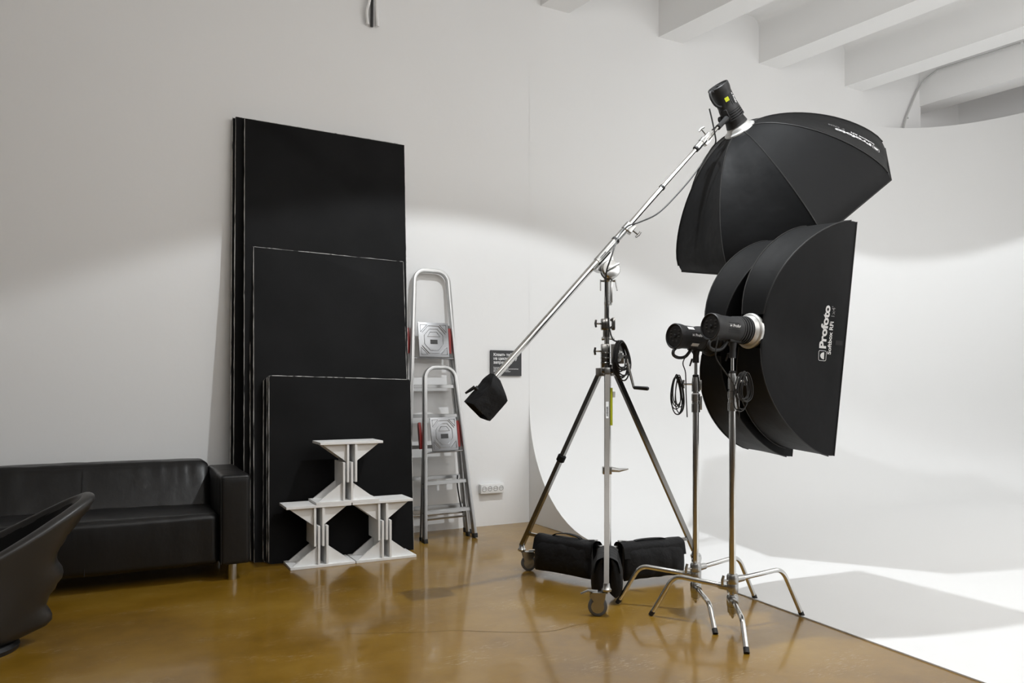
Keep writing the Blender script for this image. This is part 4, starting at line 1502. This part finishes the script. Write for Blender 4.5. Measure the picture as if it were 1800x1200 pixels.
# ------------------------------------------------------------------ sandbags over the braces
def sandbag(label, an, r0, r1, zt=.258, zlow=.045, hh=.022):
    d = Vector((math.cos(R(an)), math.sin(R(an)), 0)); sd = Vector((-d.y, d.x, 0))
    c0 = bc + d * (r0 + r1) / 2
    t = thing('sandbag', label, 'sandbag', (c0.x, c0.y, 0), 'black sandbags hung over the stand braces')
    Ln = r1 - r0
    for s in (-1, 1):
        def f_(u, v_, s=s):
            # u along, v around a teardrop section hanging on one side
            x = r0 + Ln * u
            an2 = 2 * PI * v_
            hgt = (zt - zlow)
            zz = zlow + hgt * (.5 - .5 * math.cos(an2))
            th_ = .040 * abs(math.sin(an2)) ** .8 * (1 + .35 * math.cos(an2)) * (1 - (2 * u - 1) ** 8 * .55)
            off = s * (.026 + (.020 if zz < zt - .05 else .020 * (zt - zz) / .05))
            sgn = 1 if an2 < PI else -1
            y = off + sgn * th_ * 1.0
            p_ = bc + d * x + sd * y + Vector((0, 0, zz))
            w_ = .006 * noise.noise(Vector((x * 22, y * 9 + s, zz * 10)))
            p_ += sd * w_ * 1.2 + Vector((0, 0, w_ * .5))
            # ends sag a little
            p_.z -= .006 * (2 * u - 1) ** 2
            return p_
        b2 = nb_(); gg = grid(b2, lambda u, v_: f_(v_, u), 28, 22, True)
        b2.faces.new([r_[0] for r_ in gg]); b2.faces.new([r_[-1] for r_ in gg])
        link('bag_half', b2, M['bag'], t, sharp=70)
    # flap bridging the brace
    def fl(u, v_):
        x = r0 - .008 + (Ln + .016) * u
        a_ = PI * (v_ * 1.5 - .25)
        y = math.cos(a_) * .062; z = zt - .03 + math.sin(a_) * .036
        if v_ < .167: z = zt - .03 - (1 - v_ / .167) * .055 - .0; y = .062 + .012 * (1 - v_ / .167)
        if v_ > .833: z = zt - .03 - ((v_ - .833) / .167) * .055; y = -.062 - .012 * ((v_ - .833) / .167)
        w_ = .004 * noise.noise(Vector((x * 25, y * 20, z * 12)))
        return bc + d * x + sd * (y + w_) + Vector((0, 0, z + w_))
    b2 = nb_(); grid(b2, fl, 20, 18)
    o = link('flap', b2, M['bag'], t, sharp=70)
    b2 = nb_()
    hpts = [(r0 + Ln * .25, .0), (r0 + Ln * .32, hh * .6), (r0 + Ln * .5, hh), (r0 + Ln * .68, hh * .6), (r0 + Ln * .75, .0)]
    q = smooth_path([bc + d * x + Vector((0, 0, zt + .006 + z)) for x, z in hpts], 5)
    for a_, b_ in zip(q, q[1:]):
        c_ = (a_ + b_) / 2; l_ = (b_ - a_).length + .003
        box(b2, c_, (l_, .028, .004), [b_ - a_, sd, (b_ - a_).cross(sd)])
    link('handle', b2, M['bag'], t)
    b2 = nb_()
    tube(b2, [bc + d * (r0 - .004 + .010 * math.cos(k / 8 * 2 * PI)) + sd * (.013 * math.sin(k / 8 * 2 * PI)) + Vector((0, 0, zt + .012)) for k in range(8)], .0025, 6, closed=True)
    tube(b2, [bc + d * (r0 + .006) + Vector((0, 0, zt + .012)), bc + d * (r0 + .05) + Vector((0, 0, zt + .006))], .004, 6)
    link('clip', b2, M['cast'], t, 'metal clip')
    return t
sandbag('black sandbag over the left brace, nearest the left castor', 114.2, .085, .50)
sandbag('black sandbag over the right brace, with its handle lying flat', -6.0, .085, .50, hh=.007)
sandbag('black sandbag seen end-on behind the front leg of the stand', -125.2, .075, .385)

# ------------------------------------------------------------------ cables
# boom cable from the flash down the pole to the winch
q0 = rear3 + o_axis * .02 - unit(up3) * .10
pts = [P(1247, 191, 4.72), P(1252, 212, 4.73), P(1256, 232, 4.74), P(1258, 250, 4.76), P(1250, 262, 4.78), P(1232, 290, 4.80), P(1205, 325, 4.76), P(1160, 372, 4.68), P(1125, 390, 4.62), P(1102, 398, 4.58), P(1086, 418, 4.52), P(1075, 450, 4.46), P(1066, 478, 4.47), P(1065, 510, 4.49), P(1068, 545, 4.49), P(1071, 575, 4.48), P(1078, 597, 4.46), P(1092, 600, 4.44)]
ctr = P(1091, 600, 4.46)
cable_coil('thick black cable coil hung over the winch of the boom stand', ctr, V(.115, .03, 0), V(.012, 0, -.215), 10, 0, 11, tail=pts, r=.0042, group=None)
# near stand: cable from the flash to a coil on the right
c0 = P(1308, 655, 3.74)
cable_coil('thin black cable coil hanging right of the nearer stand column', c0, V(.075, .02, 0), V(-.004, 0, -.185), 7, 0, 5,
           tail=[rear1 + Vector((0, 0, -.05)) + V(.02, -.06, 0), P(1258, 625, 3.68), P(1272, 650, 3.70), P(1288, 672, 3.72), P(1296, 700, 3.74), P(1300, 736, 3.76)], r=.0028, group='thin cable coils on the stands')
b_c = P(1192, 660, 4.06)
cable_coil('thin black cable coil hanging left of the farther stand column', b_c, V(.072, .02, 0), V(.004, 0, -.20), 8, 0, 9,
           tail=[rear2 + Vector((0, 0, -.06)) + V(.09, -.03, 0), P(1201, 635, 4.02), P(1205, 655, 4.03), P(1206, 690, 4.04), P(1208, 733, 4.05)], r=.0028, group='thin cable coils on the stands')
